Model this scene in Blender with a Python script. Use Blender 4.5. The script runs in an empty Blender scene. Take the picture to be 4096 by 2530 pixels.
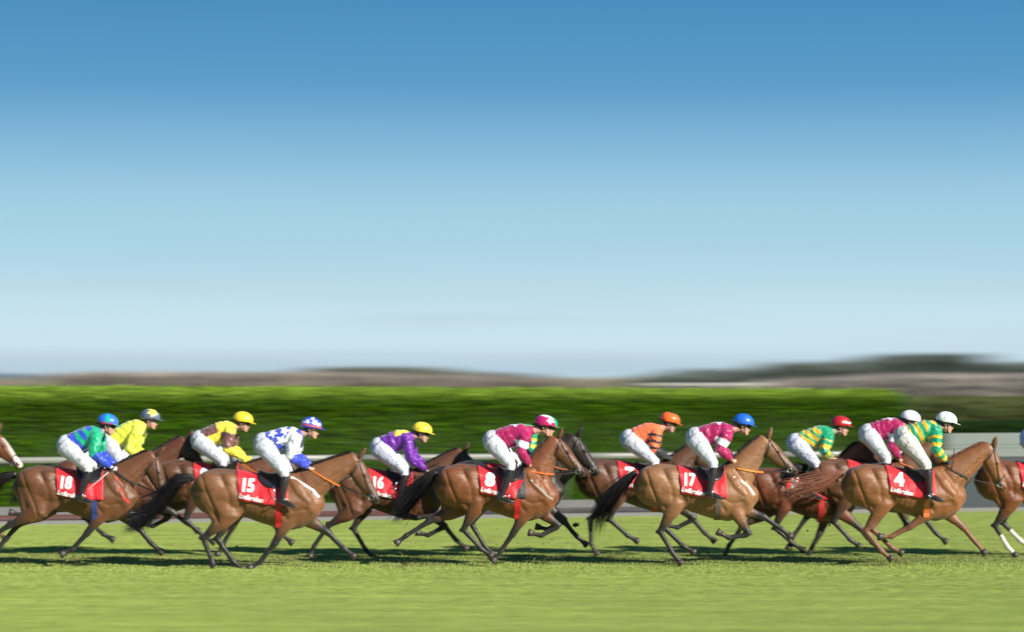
import bpy, bmesh, math, random, time
import numpy as np
from mathutils import Vector, Matrix
from mathutils.bvhtree import BVHTree
R = math.radians
random.seed(7); rng = np.random.default_rng(7)
T0 = time.time()
scene = bpy.context.scene
COL = scene.collection

# ------------------------------------------------------------------ camera, sky, sun, exposure
CAMH, K = 2.6, 11200.0                     # lens height, photo pixels per (metre / metre of distance)
cam_d = bpy.data.cameras.new('camera'); cam = bpy.data.objects.new('camera', cam_d); COL.objects.link(cam)
cam.location = (0, 0, CAMH); cam.rotation_euler = (R(90), 0, 0)
cam_d.sensor_width = 36; cam_d.lens = 36 * K / 4096; cam_d.shift_y = (1535 - 1265) / 4096
cam_d.clip_end = 6000; cam_d.clip_start = 0.5
cam_d.dof.use_dof = True; cam_d.dof.focus_distance = 40.5
cam_d.dof.aperture_fstop = 1.2; cam_d.dof.aperture_ratio = 0.07
scene.camera = cam

SUN_EL, SUN_AZ = 27, 50                    # azimuth to the right of straight behind the camera
sx, sy, sz = math.cos(R(SUN_EL)) * math.sin(R(SUN_AZ)), -math.cos(R(SUN_EL)) * math.cos(R(SUN_AZ)), math.sin(R(SUN_EL))
sun_d = bpy.data.lights.new('sun', 'SUN'); sun = bpy.data.objects.new('sun', sun_d); COL.objects.link(sun)
sun.rotation_euler = Vector((sx, sy, sz)).to_track_quat('Z', 'Y').to_euler()
sun_d.energy = 5.0; sun_d.angle = R(0.53); sun_d.color = (1.0, 0.93, 0.82)

world = bpy.data.worlds.new('World'); scene.world = world; world.use_nodes = True
wt = world.node_tree; wt.nodes.clear()
def WN(t, **k):
    n = wt.nodes.new(t)
    for a, b in k.items(): setattr(n, a, b)
    return n
sky = WN('ShaderNodeTexSky', sky_type='NISHITA', sun_disc=False)
sky.sun_elevation = R(SUN_EL); sky.sun_rotation = math.atan2(sx, sy)
geo = WN('ShaderNodeTexCoord'); sep = WN('ShaderNodeSeparateXYZ'); wt.links.new(geo.outputs['Generated'], sep.inputs[0])
ramp = WN('ShaderNodeValToRGB'); mr = WN('ShaderNodeMapRange'); mr.inputs['From Min'].default_value = 0.0; mr.inputs['From Max'].default_value = 0.5
wt.links.new(sep.outputs['Z'], mr.inputs['Value']); wt.links.new(mr.outputs[0], ramp.inputs[0])
SKY_RAMP = [(0.0, (0.60, 0.78, 0.88)), (0.008, (0.47, 0.62, 0.74)), (0.03, (0.62, 0.80, 0.86)), (0.09, (0.50, 0.74, 0.85)),
            (0.14, (0.40, 0.66, 0.82)), (0.20, (0.20, 0.44, 0.68)), (0.27, (0.085, 0.28, 0.56)), (0.5, (0.06, 0.21, 0.47)), (1.0, (0.05, 0.16, 0.38))]
SKY_FIT = {0.0: (1, 1, 1), 0.008: (1.06, 1.08, 1.06), 0.03: (1, 1.02, 1.06), 0.09: (.88, .95, 1.0), 0.14: (.80, .90, .96), 0.20: (.63, .85, .94), 0.27: (.62, .93, .92), 0.5: (.6, .9, .9), 1.0: (.7, .9, .9)}
SKY_RAMP = [(p, tuple(a * b for a, b in zip(c, SKY_FIT[p]))) for p, c in SKY_RAMP]
el = ramp.color_ramp.elements; ramp.color_ramp.interpolation = 'CARDINAL'
while len(el) > 1: el.remove(el[-1])
el[0].position = SKY_RAMP[0][0]; el[0].color = (*SKY_RAMP[0][1], 1)
for p, c in SKY_RAMP[1:]:
    e = el.new(p); e.color = (*c, 1)
# thin low cloud streaks in the real sky direction space
mp = WN('ShaderNodeMapping'); mp.inputs['Scale'].default_value = (3.0, 3.0, 55.0); wt.links.new(geo.outputs['Generated'], mp.inputs[0])
nz = WN('ShaderNodeTexNoise'); nz.inputs['Scale'].default_value = 2.2; nz.inputs['Detail'].default_value = 4; wt.links.new(mp.outputs[0], nz.inputs[0])
cr = WN('ShaderNodeMapRange'); cr.inputs['From Min'].default_value = 0.48; cr.inputs['From Max'].default_value = 0.75; cr.inputs['To Max'].default_value = 0.35
wt.links.new(nz.outputs[0], cr.inputs['Value'])
lo = WN('ShaderNodeMapRange'); lo.inputs['From Min'].default_value = 0.075; lo.inputs['From Max'].default_value = 0.0; wt.links.new(sep.outputs['Z'], lo.inputs['Value'])
mu = WN('ShaderNodeMath', operation='MULTIPLY'); wt.links.new(cr.outputs[0], mu.inputs[0]); wt.links.new(lo.outputs[0], mu.inputs[1])
mx = WN('ShaderNodeMix', data_type='RGBA'); wt.links.new(mu.outputs[0], mx.inputs['Factor']); wt.links.new(ramp.outputs[0], mx.inputs['A']); mx.inputs['B'].default_value = (0.46, 0.56, 0.66, 1)
# the sky texture's brightness by direction times the clear winter colour by elevation
mix = WN('ShaderNodeMix', data_type='RGBA', blend_type='MIX'); mix.inputs['Factor'].default_value = 0.08
bgs = WN('ShaderNodeVectorMath', operation='SCALE'); bgs.inputs['Scale'].default_value = 0.09; wt.links.new(sky.outputs[0], bgs.inputs[0])
wt.links.new(mx.outputs['Result'], mix.inputs['A']); wt.links.new(bgs.outputs[0], mix.inputs['B'])
bg = WN('ShaderNodeBackground'); out = WN('ShaderNodeOutputWorld')
bg.inputs['Strength'].default_value = 0.585
wt.links.new(mix.outputs['Result'], bg.inputs['Color']); wt.links.new(bg.outputs[0], out.inputs[0])
vs = scene.view_settings; vs.view_transform = 'Standard'; vs.look = 'None'; vs.gamma = 1; vs.exposure = 0.75
scene.cycles.use_denoising = True
scene.cycles.max_bounces = 6

# ------------------------------------------------------------------ materials
MC = {}
def nodes(m):
    m.use_nodes = True; t = m.node_tree; return t, t.nodes['Principled BSDF']
def plain(name, c, rough=0.5, metal=0.0, coat=0.0, bump=0.0, scale=60, vary=0.12):
    if name in MC: return MC[name]
    m = bpy.data.materials.new(name); t, p = nodes(m)
    p.inputs['Roughness'].default_value = rough; p.inputs['Metallic'].default_value = metal; p.inputs['Coat Weight'].default_value = coat
    co = t.nodes.new('ShaderNodeTexCoord'); n = t.nodes.new('ShaderNodeTexNoise'); n.inputs['Scale'].default_value = scale; n.inputs['Detail'].default_value = 4
    t.links.new(co.outputs['Object'], n.inputs[0])
    mixn = t.nodes.new('ShaderNodeMix'); mixn.data_type = 'RGBA'
    mixn.inputs['A'].default_value = (*[v * (1 - vary) for v in c], 1); mixn.inputs['B'].default_value = (*[min(1, v * (1 + vary)) for v in c], 1)
    t.links.new(n.outputs[0], mixn.inputs['Factor']); t.links.new(mixn.outputs['Result'], p.inputs['Base Color'])
    if bump:
        b = t.nodes.new('ShaderNodeBump'); b.inputs['Strength'].default_value = 1; b.inputs['Distance'].default_value = bump
        t.links.new(n.outputs[0], b.inputs['Height']); t.links.new(b.outputs[0], p.inputs['Normal'])
    MC[name] = m; return m
def attr_mat(name, rough, sheen=0.0, coat=0.0, bumps=(), vary=0.2, vscale=6, spec=0.5, mapscale=(1, 1, 1)):
    m = bpy.data.materials.new(name); t, p = nodes(m)
    a = t.nodes.new('ShaderNodeVertexColor'); a.layer_name = 'Col'
    co = t.nodes.new('ShaderNodeTexCoord')
    n = t.nodes.new('ShaderNodeTexNoise'); n.inputs['Scale'].default_value = vscale; n.inputs['Detail'].default_value = 6; t.links.new(co.outputs['Object'], n.inputs[0])
    r = t.nodes.new('ShaderNodeMapRange'); r.inputs['To Min'].default_value = 1 - vary; r.inputs['To Max'].default_value = 1 + vary; t.links.new(n.outputs[0], r.inputs['Value'])
    s = t.nodes.new('ShaderNodeVectorMath'); s.operation = 'SCALE'; t.links.new(a.outputs[0], s.inputs[0]); t.links.new(r.outputs[0], s.inputs['Scale'])
    t.links.new(s.outputs[0], p.inputs['Base Color'])
    p.inputs['Roughness'].default_value = rough; p.inputs['Sheen Weight'].default_value = sheen; p.inputs['Coat Weight'].default_value = coat
    p.inputs['Specular IOR Level'].default_value = spec
    prev = None
    for sc, dist, det in bumps:
        mpn = t.nodes.new('ShaderNodeMapping'); mpn.inputs['Scale'].default_value = mapscale; t.links.new(co.outputs['Object'], mpn.inputs[0])
        nn = t.nodes.new('ShaderNodeTexNoise'); nn.inputs['Scale'].default_value = sc; nn.inputs['Detail'].default_value = det; nn.inputs['Distortion'].default_value = 0.6
        t.links.new(mpn.outputs[0], nn.inputs[0])
        b = t.nodes.new('ShaderNodeBump'); b.inputs['Distance'].default_value = dist; b.inputs['Strength'].default_value = 1
        t.links.new(nn.outputs[0], b.inputs['Height'])
        if prev: t.links.new(prev.outputs[0], b.inputs['Normal'])
        prev = b
    if prev: t.links.new(prev.outputs[0], p.inputs['Normal'])
    return m
M_COAT = attr_mat('horse_coat', 0.46, sheen=0.12, bumps=((8, 0.013, 4), (55, 0.003, 4), (240, 0.0012, 2)), vary=0.40, vscale=7, spec=0.5, mapscale=(.6, 1, 1.3))
M_HAIR = attr_mat('horse_hair', 0.5, vary=0.3, vscale=30, spec=0.4)
M_SILK = attr_mat('racing_silk', 0.38, sheen=0.25, bumps=((9, 0.045, 2), (22, 0.010, 2)), vary=0.10, vscale=9)
M_BREECH = attr_mat('breeches_cloth', 0.6, sheen=0.1, bumps=((10, 0.032, 2), (34, 0.006, 2)), vary=0.12, vscale=9)
M_SKIN = attr_mat('skin', 0.5, bumps=((80, 0.001, 2),), vary=0.1, vscale=25)
M_CLOTH = attr_mat('saddle_cloth_fabric', 0.55, sheen=0.2, bumps=((9, 0.02, 3),), vary=0.1, vscale=8)
M_SHELL = attr_mat('helmet_silk', 0.35, coat=0.2, bumps=((20, 0.004, 2),), vary=0.05, vscale=10)
M_LEATHER = plain('black_leather', (0.018, 0.016, 0.018), 0.28, coat=0.3, bump=0.004, scale=25)
M_TACK = plain('dark_tack_leather', (0.03, 0.02, 0.015), 0.45)
M_HOOF = plain('hoof_horn', (0.045, 0.035, 0.03), 0.5, vary=0.4, scale=20)
M_STEEL = plain('steel', (0.6, 0.6, 0.62), 0.22, metal=1.0)
M_EYE = plain('dark_eye', (0.01, 0.007, 0.006), 0.06, coat=0.5)
M_WHITE = plain('white_print', (0.8, 0.8, 0.8), 0.55)
M_GOG = plain('goggle_lens', (0.01, 0.01, 0.012), 0.08, coat=0.6)

# ------------------------------------------------------------------ mesh helpers
def link(name, me, mat=None, parent=None, loc=None, **props):
    o = bpy.data.objects.new(name, me); COL.objects.link(o)
    if mat is not None and me is not None and not me.materials: me.materials.append(mat)
    if parent is not None: o.parent = parent
    if loc is not None: o.location = loc
    for k, v in props.items():
        if v is not None: o[k] = v
    return o
def smooth(me, on=True):
    me.polygons.foreach_set('use_smooth', [on] * len(me.polygons)); me.update()
def bm_mesh(bm, sm=True, name='mesh'):
    bmesh.ops.recalc_face_normals(bm, faces=bm.faces)
    me = bpy.data.meshes.new(name); bm.to_mesh(me); bm.free(); smooth(me, sm); return me
def np_mesh(verts, k, name='mesh', sm=False):
    n = len(verts); nf = n // k
    me = bpy.data.meshes.new(name); me.vertices.add(n); me.vertices.foreach_set('co', np.asarray(verts, dtype=np.float32).ravel())
    me.loops.add(n); me.loops.foreach_set('vertex_index', np.arange(n, dtype=np.int32))
    me.polygons.add(nf); me.polygons.foreach_set('loop_start', np.arange(0, n, k, dtype=np.int32))
    me.update(calc_edges=True); smooth(me, sm); return me
def loft(bm, sts, n=20, cap=0.6, lat=None, egg=0.0):
    """sts: (x,y,z,r_normal,r_lateral[,egg]); closed tube with rounded ends."""
    P = [Vector(s[:3]) for s in sts]; rings = []
    m = len(P)
    def frame(i):
        t = (P[min(i + 1, m - 1)] - P[max(i - 1, 0)]).normalized()
        L = Vector((0, 1, 0)) if lat is None else Vector(lat)
        L = (L - t * L.dot(t))
        if L.length < 1e-3: L = Vector((1, 0, 0)) - t * t.x
        L.normalize(); N = L.cross(t)
        return t, L, N
    def ring(c, L, N, rn, rl, e):
        vs_ = []
        for j in range(n):
            a = 2 * math.pi * j / n; s_, c_ = math.sin(a), math.cos(a)
            w = rl * (1 - e * max(0, -s_))
            vs_.append(bm.verts.new(c + N * (rn * s_) + L * (w * c_)))
        return vs_
    t, L, N = frame(0); r0 = min(sts[0][3], sts[0][4])
    e0 = sts[0][5] if len(sts[0]) > 5 else egg
    sv = bm.verts.new(P[0] - t * r0 * cap)
    rings.append(ring(P[0] - t * r0 * cap * 0.7, L, N, sts[0][3] * .7, sts[0][4] * .7, e0))
    for i, s in enumerate(sts):
        t, L, N = frame(i); rings.append(ring(P[i], L, N, s[3], s[4], s[5] if len(s) > 5 else egg))
    r1 = min(sts[-1][3], sts[-1][4])
    rings.append(ring(P[-1] + t * r1 * cap * 0.7, L, N, sts[-1][3] * .7, sts[-1][4] * .7, s[5] if len(s) > 5 else egg))
    ev = bm.verts.new(P[-1] + t * r1 * cap)
    for a, b in zip(rings, rings[1:]):
        for j in range(n):
            bm.faces.new((a[j], a[(j + 1) % n], b[(j + 1) % n], b[j]))
    for j in range(n):
        bm.faces.new((sv, rings[0][(j + 1) % n], rings[0][j])); bm.faces.new((ev, rings[-1][j], rings[-1][(j + 1) % n]))
def ell(bm, c, r, ang=0.0, sub=3):
    """ellipsoid; ang tilts its x axis upward in the xz plane"""
    m = Matrix.Translation(Vector(c)) @ Matrix.Rotation(-ang, 4, 'Y') @ Matrix.Diagonal((r[0], r[1], r[2], 1))
    bmesh.ops.create_icosphere(bm, subdivisions=sub, radius=1, matrix=m)
def tube(bm, pts, r, n=8):
    k = len(pts)
    rr = r if isinstance(r, (list, tuple)) else [r] * k
    loft(bm, [(*p, q, q) for p, q in zip(pts, rr)], n=n, cap=0.5)
def remesh(bm, voxel, it=3, fac=0.5, name='mesh'):
    bmesh.ops.recalc_face_normals(bm, faces=bm.faces)
    me = bpy.data.meshes.new('tmp'); bm.to_mesh(me); bm.free()
    ob = bpy.data.objects.new('tmp', me); COL.objects.link(ob)
    md = ob.modifiers.new('r', 'REMESH'); md.mode = 'VOXEL'; md.voxel_size = voxel
    if it:
        s = ob.modifiers.new('s', 'SMOOTH'); s.factor = fac; s.iterations = it
    dg = bpy.context.evaluated_depsgraph_get()
    me2 = bpy.data.meshes.new_from_object(ob.evaluated_get(dg)); me2.name = name
    bpy.data.objects.remove(ob); bpy.data.meshes.remove(me)
    smooth(me2); return me2
def coords(me):
    a = np.empty(len(me.vertices) * 3, dtype=np.float32); me.vertices.foreach_get('co', a); return a.reshape(-1, 3)
def set_col(me, rgb):
    c = np.ones((len(rgb), 4), dtype=np.float32); c[:, :3] = rgb
    at = me.color_attributes.new('Col', 'FLOAT_COLOR', 'POINT'); at.data.foreach_set('color', c.ravel())
def segd(co, a, b):
    a = np.array(a, dtype=np.float32); b = np.array(b, dtype=np.float32); ab = b - a
    t = np.clip(((co - a) @ ab) / (ab @ ab), 0, 1)
    return np.linalg.norm(co - (a + t[:, None] * ab), axis=1), t
def bvh_of(me):
    vs_ = [tuple(v) for v in coords(me)]; return BVHTree.FromPolygons(vs_, [tuple(p.vertices) for p in me.polygons])
def lerp(a, b, t): return a + (b - a) * t
def px(px_, py_, Y): return ((px_ - 2048) * Y / K, CAMH - (py_ - 1535) * Y / K)
def strap(pts, nrm, w, th, n=None):
    """flat band through pts; nrm = outward normals; w = width, th = thickness"""
    bm = bmesh.new(); rings = []
    for i, p in enumerate(pts):
        t = (Vector(pts[min(i + 1, len(pts) - 1)]) - Vector(pts[max(i - 1, 0)])).normalized()
        N = Vector(nrm[i]); N = (N - t * N.dot(t)).normalized(); B = t.cross(N)
        p = Vector(p)
        rings.append([bm.verts.new(p + B * w / 2), bm.verts.new(p + B * w / 2 + N * th), bm.verts.new(p - B * w / 2 + N * th), bm.verts.new(p - B * w / 2)])
    for a, b in zip(rings, rings[1:]):
        for j in range(4): bm.faces.new((a[j], a[(j + 1) % 4], b[(j + 1) % 4], b[j]))
    bm.faces.new(rings[0]); bm.faces.new(rings[-1][::-1])
    return bm_mesh(bm, False)

# ------------------------------------------------------------------ horse
TX  = [-1.03, -.98, -.88, -.72, -.52, -.30, -.08, .12, .30, .45, .58, .68]
TOP = [1.24, 1.34, 1.42, 1.462, 1.45, 1.40, 1.365, 1.375, 1.425, 1.37, 1.28, 1.15]
BOT = [1.08, .97, .88, .83, .83, .82, .74, .67, .64, .67, .74, .90]
HW  = [.05, .13, .20, .25, .27, .265, .275, .28, .25, .23, .19, .11]
def vnoise(co, f, seed):
    s = np.zeros(len(co)); r_ = np.random.default_rng(abs(int(seed)))
    for i in range(5):
        d = r_.normal(size=3) * f; s += np.sin(co @ d + r_.uniform(0, 6.28))
    return s / 5
def make_horse(label, Y, ox, dz=0.0, sc=1.0, poll=(.75, 1.87), muz=(1.14, 1.33), legs=None, coat=(.17, .065, .03), pts=(.014, .011, .010),
               tail=None, mane=(.012, .01, .009), blaze=0, socks=(), cloth='8', cloth_txt=True, girth=(.5, .03, .03), rein_c=(.03, .02, .015),
               hand=(.34, 1.36), breast=None, clothcut=False, sheep=False, hooded=None, ears_fwd=False, ladb=0.0, cbot=0.0, stirrup=(0.0, 1.0)):
    X = (ox - 2048) * Y / K
    bm = bmesh.new()
    # trunk
    loft(bm, [(x, 0, (t + b) / 2 + dz, (t - b) / 2, w, .28) for x, t, b, w in zip(TX, TOP, BOT, HW)], n=28, cap=.5)
    # neck
    pv, mv = Vector((poll[0], 0, poll[1])), Vector((muz[0], 0, muz[1])); d = (mv - pv).normalized(); HL = 0.63
    v = Vector((d.z, 0, -d.x))
    if v.z > 0 and abs(d.x) < .2: pass
    p0 = Vector((.32, 0, 1.10 + dz)); p3 = pv + v * .06 - d * .0; c = (p0 + p3) / 2 + Vector((-(p3 - p0).z, 0, (p3 - p0).x)).normalized() * .05
    nst = []
    for i in range(8):
        t = i / 7; q = p0 * (1 - t) ** 2 + c * 2 * t * (1 - t) + p3 * t * t
        rn = lerp(.31, .115, t ** .75); rl = lerp(.17, .072, t ** .9)
        nst.append((q.x, 0, q.z, rn, rl))
    loft(bm, nst, n=24, cap=.5)
    # crest and throat muscles
    loft(bm, [(p0.x + .02, 0, 1.30 + dz, .07, .06)] + [(*(q0 + Vector((-d2.z, 0, d2.x)) * (r_ * .72)), .05, .035) for q0, d2, r_ in
         [(Vector(s[:3]), (Vector(nst[min(i + 1, 7)][:3]) - Vector(nst[i - 1][:3])).normalized(), s[3]) for i, s in list(enumerate(nst))[2:7]]], n=12)
    # head
    hs = [(-.03, .06, .065, .06), (.06, .085, .10, .082), (.16, .105, .125, .098), (.26, .105, .122, .095), (.36, .095, .102, .078),
          (.46, .08, .078, .06), (.54, .07, .064, .055), (.60, .068, .06, .058), (HL, .066, .045, .046)]
    hpt = lambda t, off, y=0: tuple(pv + d * t + v * off + Vector((0, y, 0)))
    loft(bm, [(*hpt(t, o), a, b) for t, o, a, b in hs], n=20, cap=.6)
    for s in (-1, 1):
        ell(bm, hpt(.17, .13, s * .055), (.085, .045, .08)); ell(bm, hpt(.235, .045, s * .078), (.035, .02, .022), math.atan2(d.z, d.x))
        ell(bm, hpt(.57, .045, s * .04), (.035, .022, .026), math.atan2(d.z, d.x))
    ell(bm, hpt(.60, .115), (.04, .032, .026), math.atan2(d.z, d.x))       # chin
    # shoulders, barrel and quarters
    for s in (-1, 1):
        loft(bm, [(.26, s * .10, 1.34 + dz, .07, .06), (.36, s * .155, 1.18 + dz, .13, .075), (.50, s * .165, 1.00 + dz, .12, .075), (.57, s * .13, .90 + dz, .07, .06)], n=16)
        ell(bm, (.30, s * .16, .98 + dz), (.15, .085, .13), -.5)            # triceps
        ell(bm, (-.74, s * .13, 1.25 + dz), (.24, .13, .17), -.25)
        ell(bm, (-.50, s * .14, 1.28 + dz), (.18, .10, .12), -.5)
        ell(bm, (.58, s * .07, .92 + dz), (.09, .08, .14))                  # breast
    legsegs = []
    for k, (fore, s) in enumerate(((1, -1), (1, 1), (0, -1), (0, 1))):
        A = legs[k]
        if fore:
            a1, a2, a3 = [R(q) for q in A[:3]]
            E = Vector((.33 + .09 * math.sin(a1), s * .135, .83 + dz)); sh = Vector((.54, s * .13, .98 + dz))
            Kn = E + Vector((.43 * math.sin(a1), -s * .02, -.43 * math.cos(a1)))
            F = Kn + Vector((.29 * math.sin(a2), -s * .01, -.29 * math.cos(a2))); H = F + Vector((.13 * math.sin(a3), 0, -.13 * math.cos(a3)))
            mid = E.lerp(Kn, .35)
            up = E + (E - Kn).normalized() * .10
            loft(bm, [(*sh, .10, .07), (*up.lerp(sh, .3), .125, .08), (*E, .125, .078), (*mid, .095, .066), (*E.lerp(Kn, .75), .058, .048), (*Kn, .054, .048), (*Kn.lerp(F, .15), .042, .036),
                      (*Kn.lerp(F, .5), .033, .026), (*Kn.lerp(F, .85), .034, .028), (*F, .041, .034), (*F.lerp(H, .5), .031, .029), (*H, .04, .036)], n=14)
            fl = Vector((-math.cos(a2), 0, -math.sin(a2)))
            loft(bm, [(*(Kn.lerp(F, .1) + fl * .028), .016, .014), (*(Kn.lerp(F, .9) + fl * .03), .016, .014)], n=8)
            legsegs.append((E, Kn, F, H))
        else:
            a0, a1, a2, a3 = [R(q) for q in A[:4]]
            Hp = Vector((-.68, s * .12, 1.17 + dz)); St = Hp + Vector((.36 * math.sin(a0), s * .03, -.36 * math.cos(a0)))
            Ho = St + Vector((.45 * math.sin(a1), -s * .04, -.45 * math.cos(a1)))
            F = Ho + Vector((.37 * math.sin(a2), -s * .01, -.37 * math.cos(a2))); H = F + Vector((.13 * math.sin(a3), 0, -.13 * math.cos(a3)))
            loft(bm, [(*Hp, .24, .12), (*Hp.lerp(St, .5), .21, .115), (*St, .165, .10), (*St.lerp(Ho, .3), .118, .08), (*St.lerp(Ho, .62), .072, .054), (*St.lerp(Ho, .88), .048, .04),
                      (*Ho, .052, .042), (*Ho.lerp(F, .15), .044, .036), (*Ho.lerp(F, .5), .036, .029), (*Ho.lerp(F, .87), .036, .029), (*F, .043, .036), (*F.lerp(H, .5), .032, .03), (*H, .04, .036)], n=14)
            bt = Vector((-.90, s * .10, 1.18 + dz))
            loft(bm, [(*bt, .09, .08), (*bt.lerp(St.lerp(Ho, .3), .5), .10, .075), (*St.lerp(Ho, .42), .05, .04)], n=12)
            hk = Ho + (Ho - F).normalized() * .02 + Vector((-math.cos(a2), 0, -math.sin(a2))) * .045
            ell(bm, tuple(hk), (.024, .02, .03)); loft(bm, [(*hk, .016, .012), (*St.lerp(Ho, .45), .02, .016)], n=8)
            loft(bm, [(*St, .12, .06), (-.34 + .1 * math.sin(a0), s * .17, 1.02 + dz, .09, .05)], n=12)   # flank fold
            legsegs.append((St, Ho, F, H))
    me = remesh(bm, .0135, 7, .5, 'racehorse')
    co = coords(me).copy()
    nrm = np.empty(len(co) * 3, dtype=np.float32); me.vertices.foreach_get('normal', nrm); nrm = nrm.reshape(-1, 3); disp = np.zeros(len(co)); q2 = co[:, [0, 2]] - np.array((0, dz))
    def groove(pts_, w, dep):
        dmin = np.full(len(co), 9.)
        for a_, b_ in zip(pts_, pts_[1:]): dmin = np.minimum(dmin, segd(q2, a_, b_)[0])
        disp[:] -= dep * np.exp(-(dmin / w) ** 2) * np.clip((np.abs(co[:, 1]) - .04) / .06, 0, 1)
    groove([(-.88, 1.36), (-.80, 1.12), (-.70, .90), (-.66, .75)], .022, .014); groove([(-.62, 1.34), (-.52, 1.14), (-.50, .96)], .03, .010); groove([(-.44, 1.30), (-.36, 1.12), (-.36, .92)], .05, .014)
    groove([(.19, 1.34), (.12, 1.12), (.16, .92), (.24, .80)], .028, .015); groove([(.40, 1.38), (.52, 1.18), (.60, 1.04)], .03, .013); groove([(.26, 1.30), (.36, 1.12), (.50, 1.00)], .022, .009)
    groove([(.20, .98), (.34, .90), (.50, .93)], .022, .009)
    for k_ in range(6): groove([(.08 - .07 * k_, 1.2), (.02 - .075 * k_, .80)], .014, .0035)
    jn = [np.array((s_[0], s_[2] - dz)) for s_ in nst]; groove([tuple(a_ + (np.array((nst[i][4] * .0, 0)) + np.array((.35, -.25)) * s_[3] * .9)) for i, (a_, s_) in enumerate(zip(jn, nst)) if i > 0], .02, .010)
    co = co + nrm * disp[:, None].astype(np.float32); me.vertices.foreach_set('co', co.ravel().astype(np.float32)); me.update()
    base = np.array(coat, dtype=np.float32) * np.array((.66, .53, .37), dtype=np.float32); col = np.tile(base, (len(co), 1))
    col *= (1 + .22 * vnoise(co, 4, ox)[:, None])
    lat = np.clip((1.05 + dz - co[:, 2]) / .3, 0, 1)[:, None]
    col = col * (1 - .0 * lat)
    dark = np.array(pts, dtype=np.float32)
    for k, (E, Kn, F, H) in enumerate(legsegs):
        d0, t0 = segd(co, E, Kn); d1, t1 = segd(co, Kn, F); d2, t2 = segd(co, F, H)
        near_low = (np.minimum(d1, d2) < .085)
        w = np.where(near_low, 1.0, np.where(d0 < .12, np.clip((t0 - .30) / .5, 0, 1), 0))[:, None]
        col = col * (1 - w) + dark * w
        if k in socks:
            w = np.where(((d1 < .07) & (t1 > .45)) | (d2 < .07), 1.0, 0)[:, None]; col = col * (1 - w) + np.array((.55, .5, .46)) * w
    rel = co - np.array(pv, dtype=np.float32); tt = rel @ np.array(d); oo = rel @ np.array(v)
    w = (np.clip((tt - .46) / .12, 0, 1) * (np.abs(co[:, 1]) < .12) * (tt < .8) * (np.abs(oo) < .25))[:, None] * .8
    col = col * (1 - w) + dark * w
    w = (np.clip((tt - .02) / .25, 0, 1) * (np.abs(co[:, 1]) < .14) * (tt < .8) * (np.abs(oo) < .3) * (.45 if pts[0] < .05 else .1))[:, None]
    col = col * (1 - w) + dark * w
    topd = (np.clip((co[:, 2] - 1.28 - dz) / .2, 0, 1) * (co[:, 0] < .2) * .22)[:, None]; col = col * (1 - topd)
    if blaze:
        w = ((tt > .12) & (tt < .64) & (oo < .045 + .03 * (tt > .5)) & (np.abs(co[:, 1]) < blaze * (.75 + .6 * tt)) & (oo > -.1))[:, None] * 1.0
        col = col * (1 - w) + np.array((.7, .66, .62)) * w
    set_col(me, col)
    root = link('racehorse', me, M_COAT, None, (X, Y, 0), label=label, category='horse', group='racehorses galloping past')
    root.scale = (sc, sc, sc)
    B = bvh_of(me)
    # hooves, ears, eyes, nostrils
    for E, Kn, F, H in legsegs:
        bm = bmesh.new(); dd = (H - F).normalized()
        loft(bm, [(*(H - dd * .012), .040, .037), (*(H + dd * .03), .05, .046), (*(H + dd * .065), .058, .053)], n=14, cap=.12); link('hoof', bm_mesh(bm), M_HOOF, root)
    ed = (-v * .8 - d * .45).normalized() if not ears_fwd else (-v * .55 - d * .85).normalized()
    for s in (-1, 1):
        bm = bmesh.new(); b0 = Vector(hpt(-.01, -.0, s * .05)); ex = ed + Vector((0, s * .12, 0))
        loft(bm, [(*(b0 + ex * q), a, b_) for q, a, b_ in ((-.02, .026, .02), (.03, .034, .022), (.07, .032, .017), (.11, .02, .010), (.145, .006, .004))], n=10)
        em = bm_mesh(bm); ec = coords(em); set_col(em, np.tile(base * .6, (len(ec), 1))); link('ear', em, M_COAT, root)
        bm = bmesh.new(); ell(bm, hpt(.235, .05, s * .092), (.02, .012, .016), math.atan2(d.z, d.x), 2); link('eye', bm_mesh(bm), M_EYE, root)
        bm = bmesh.new(); ell(bm, hpt(.60, .045, s * .058), (.016, .007, .013), math.atan2(d.z, d.x), 2); link('nostril', bm_mesh(bm), M_TACK, root)
    # mane: short strands blown back along the crest
    strands = []
    rr = random.Random(ox)
    def strand(p, ds, L, w):
        """three-sided tapered hair lock; ds = direction list"""
        q = Vector(p); ring = []
        for i, dr in enumerate(ds):
            ww = w * (1 - i / len(ds)) + .0006
            side = Vector(dr).cross(Vector((0, 1, 0))).normalized() if abs(Vector(dr).normalized().y) < .95 else Vector((1, 0, 0))
            yv = Vector((0, 1, 0))
            ring.append([q + side * ww, q - side * ww * .5 + yv * ww * .8, q - side * ww * .5 - yv * ww * .8])
            q = q + Vector(dr).normalized() * (L / len(ds))
        ring.append([q, q, q])
        for a, b in zip(ring, ring[1:]):
            for j in range(3):
                strands.extend((a[j], a[(j + 1) % 3], b[(j + 1) % 3], b[j]))
    crest = []
    for i, s in enumerate(nst):
        q0 = Vector(s[:3]); d2 = (Vector(nst[min(i + 1, 7)][:3]) - Vector(nst[max(i - 1, 0)][:3])).normalized(); crest.append((q0 + Vector((-d2.z, 0, d2.x)) * s[3] * .93, d2, Vector((-d2.z, 0, d2.x))))
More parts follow.
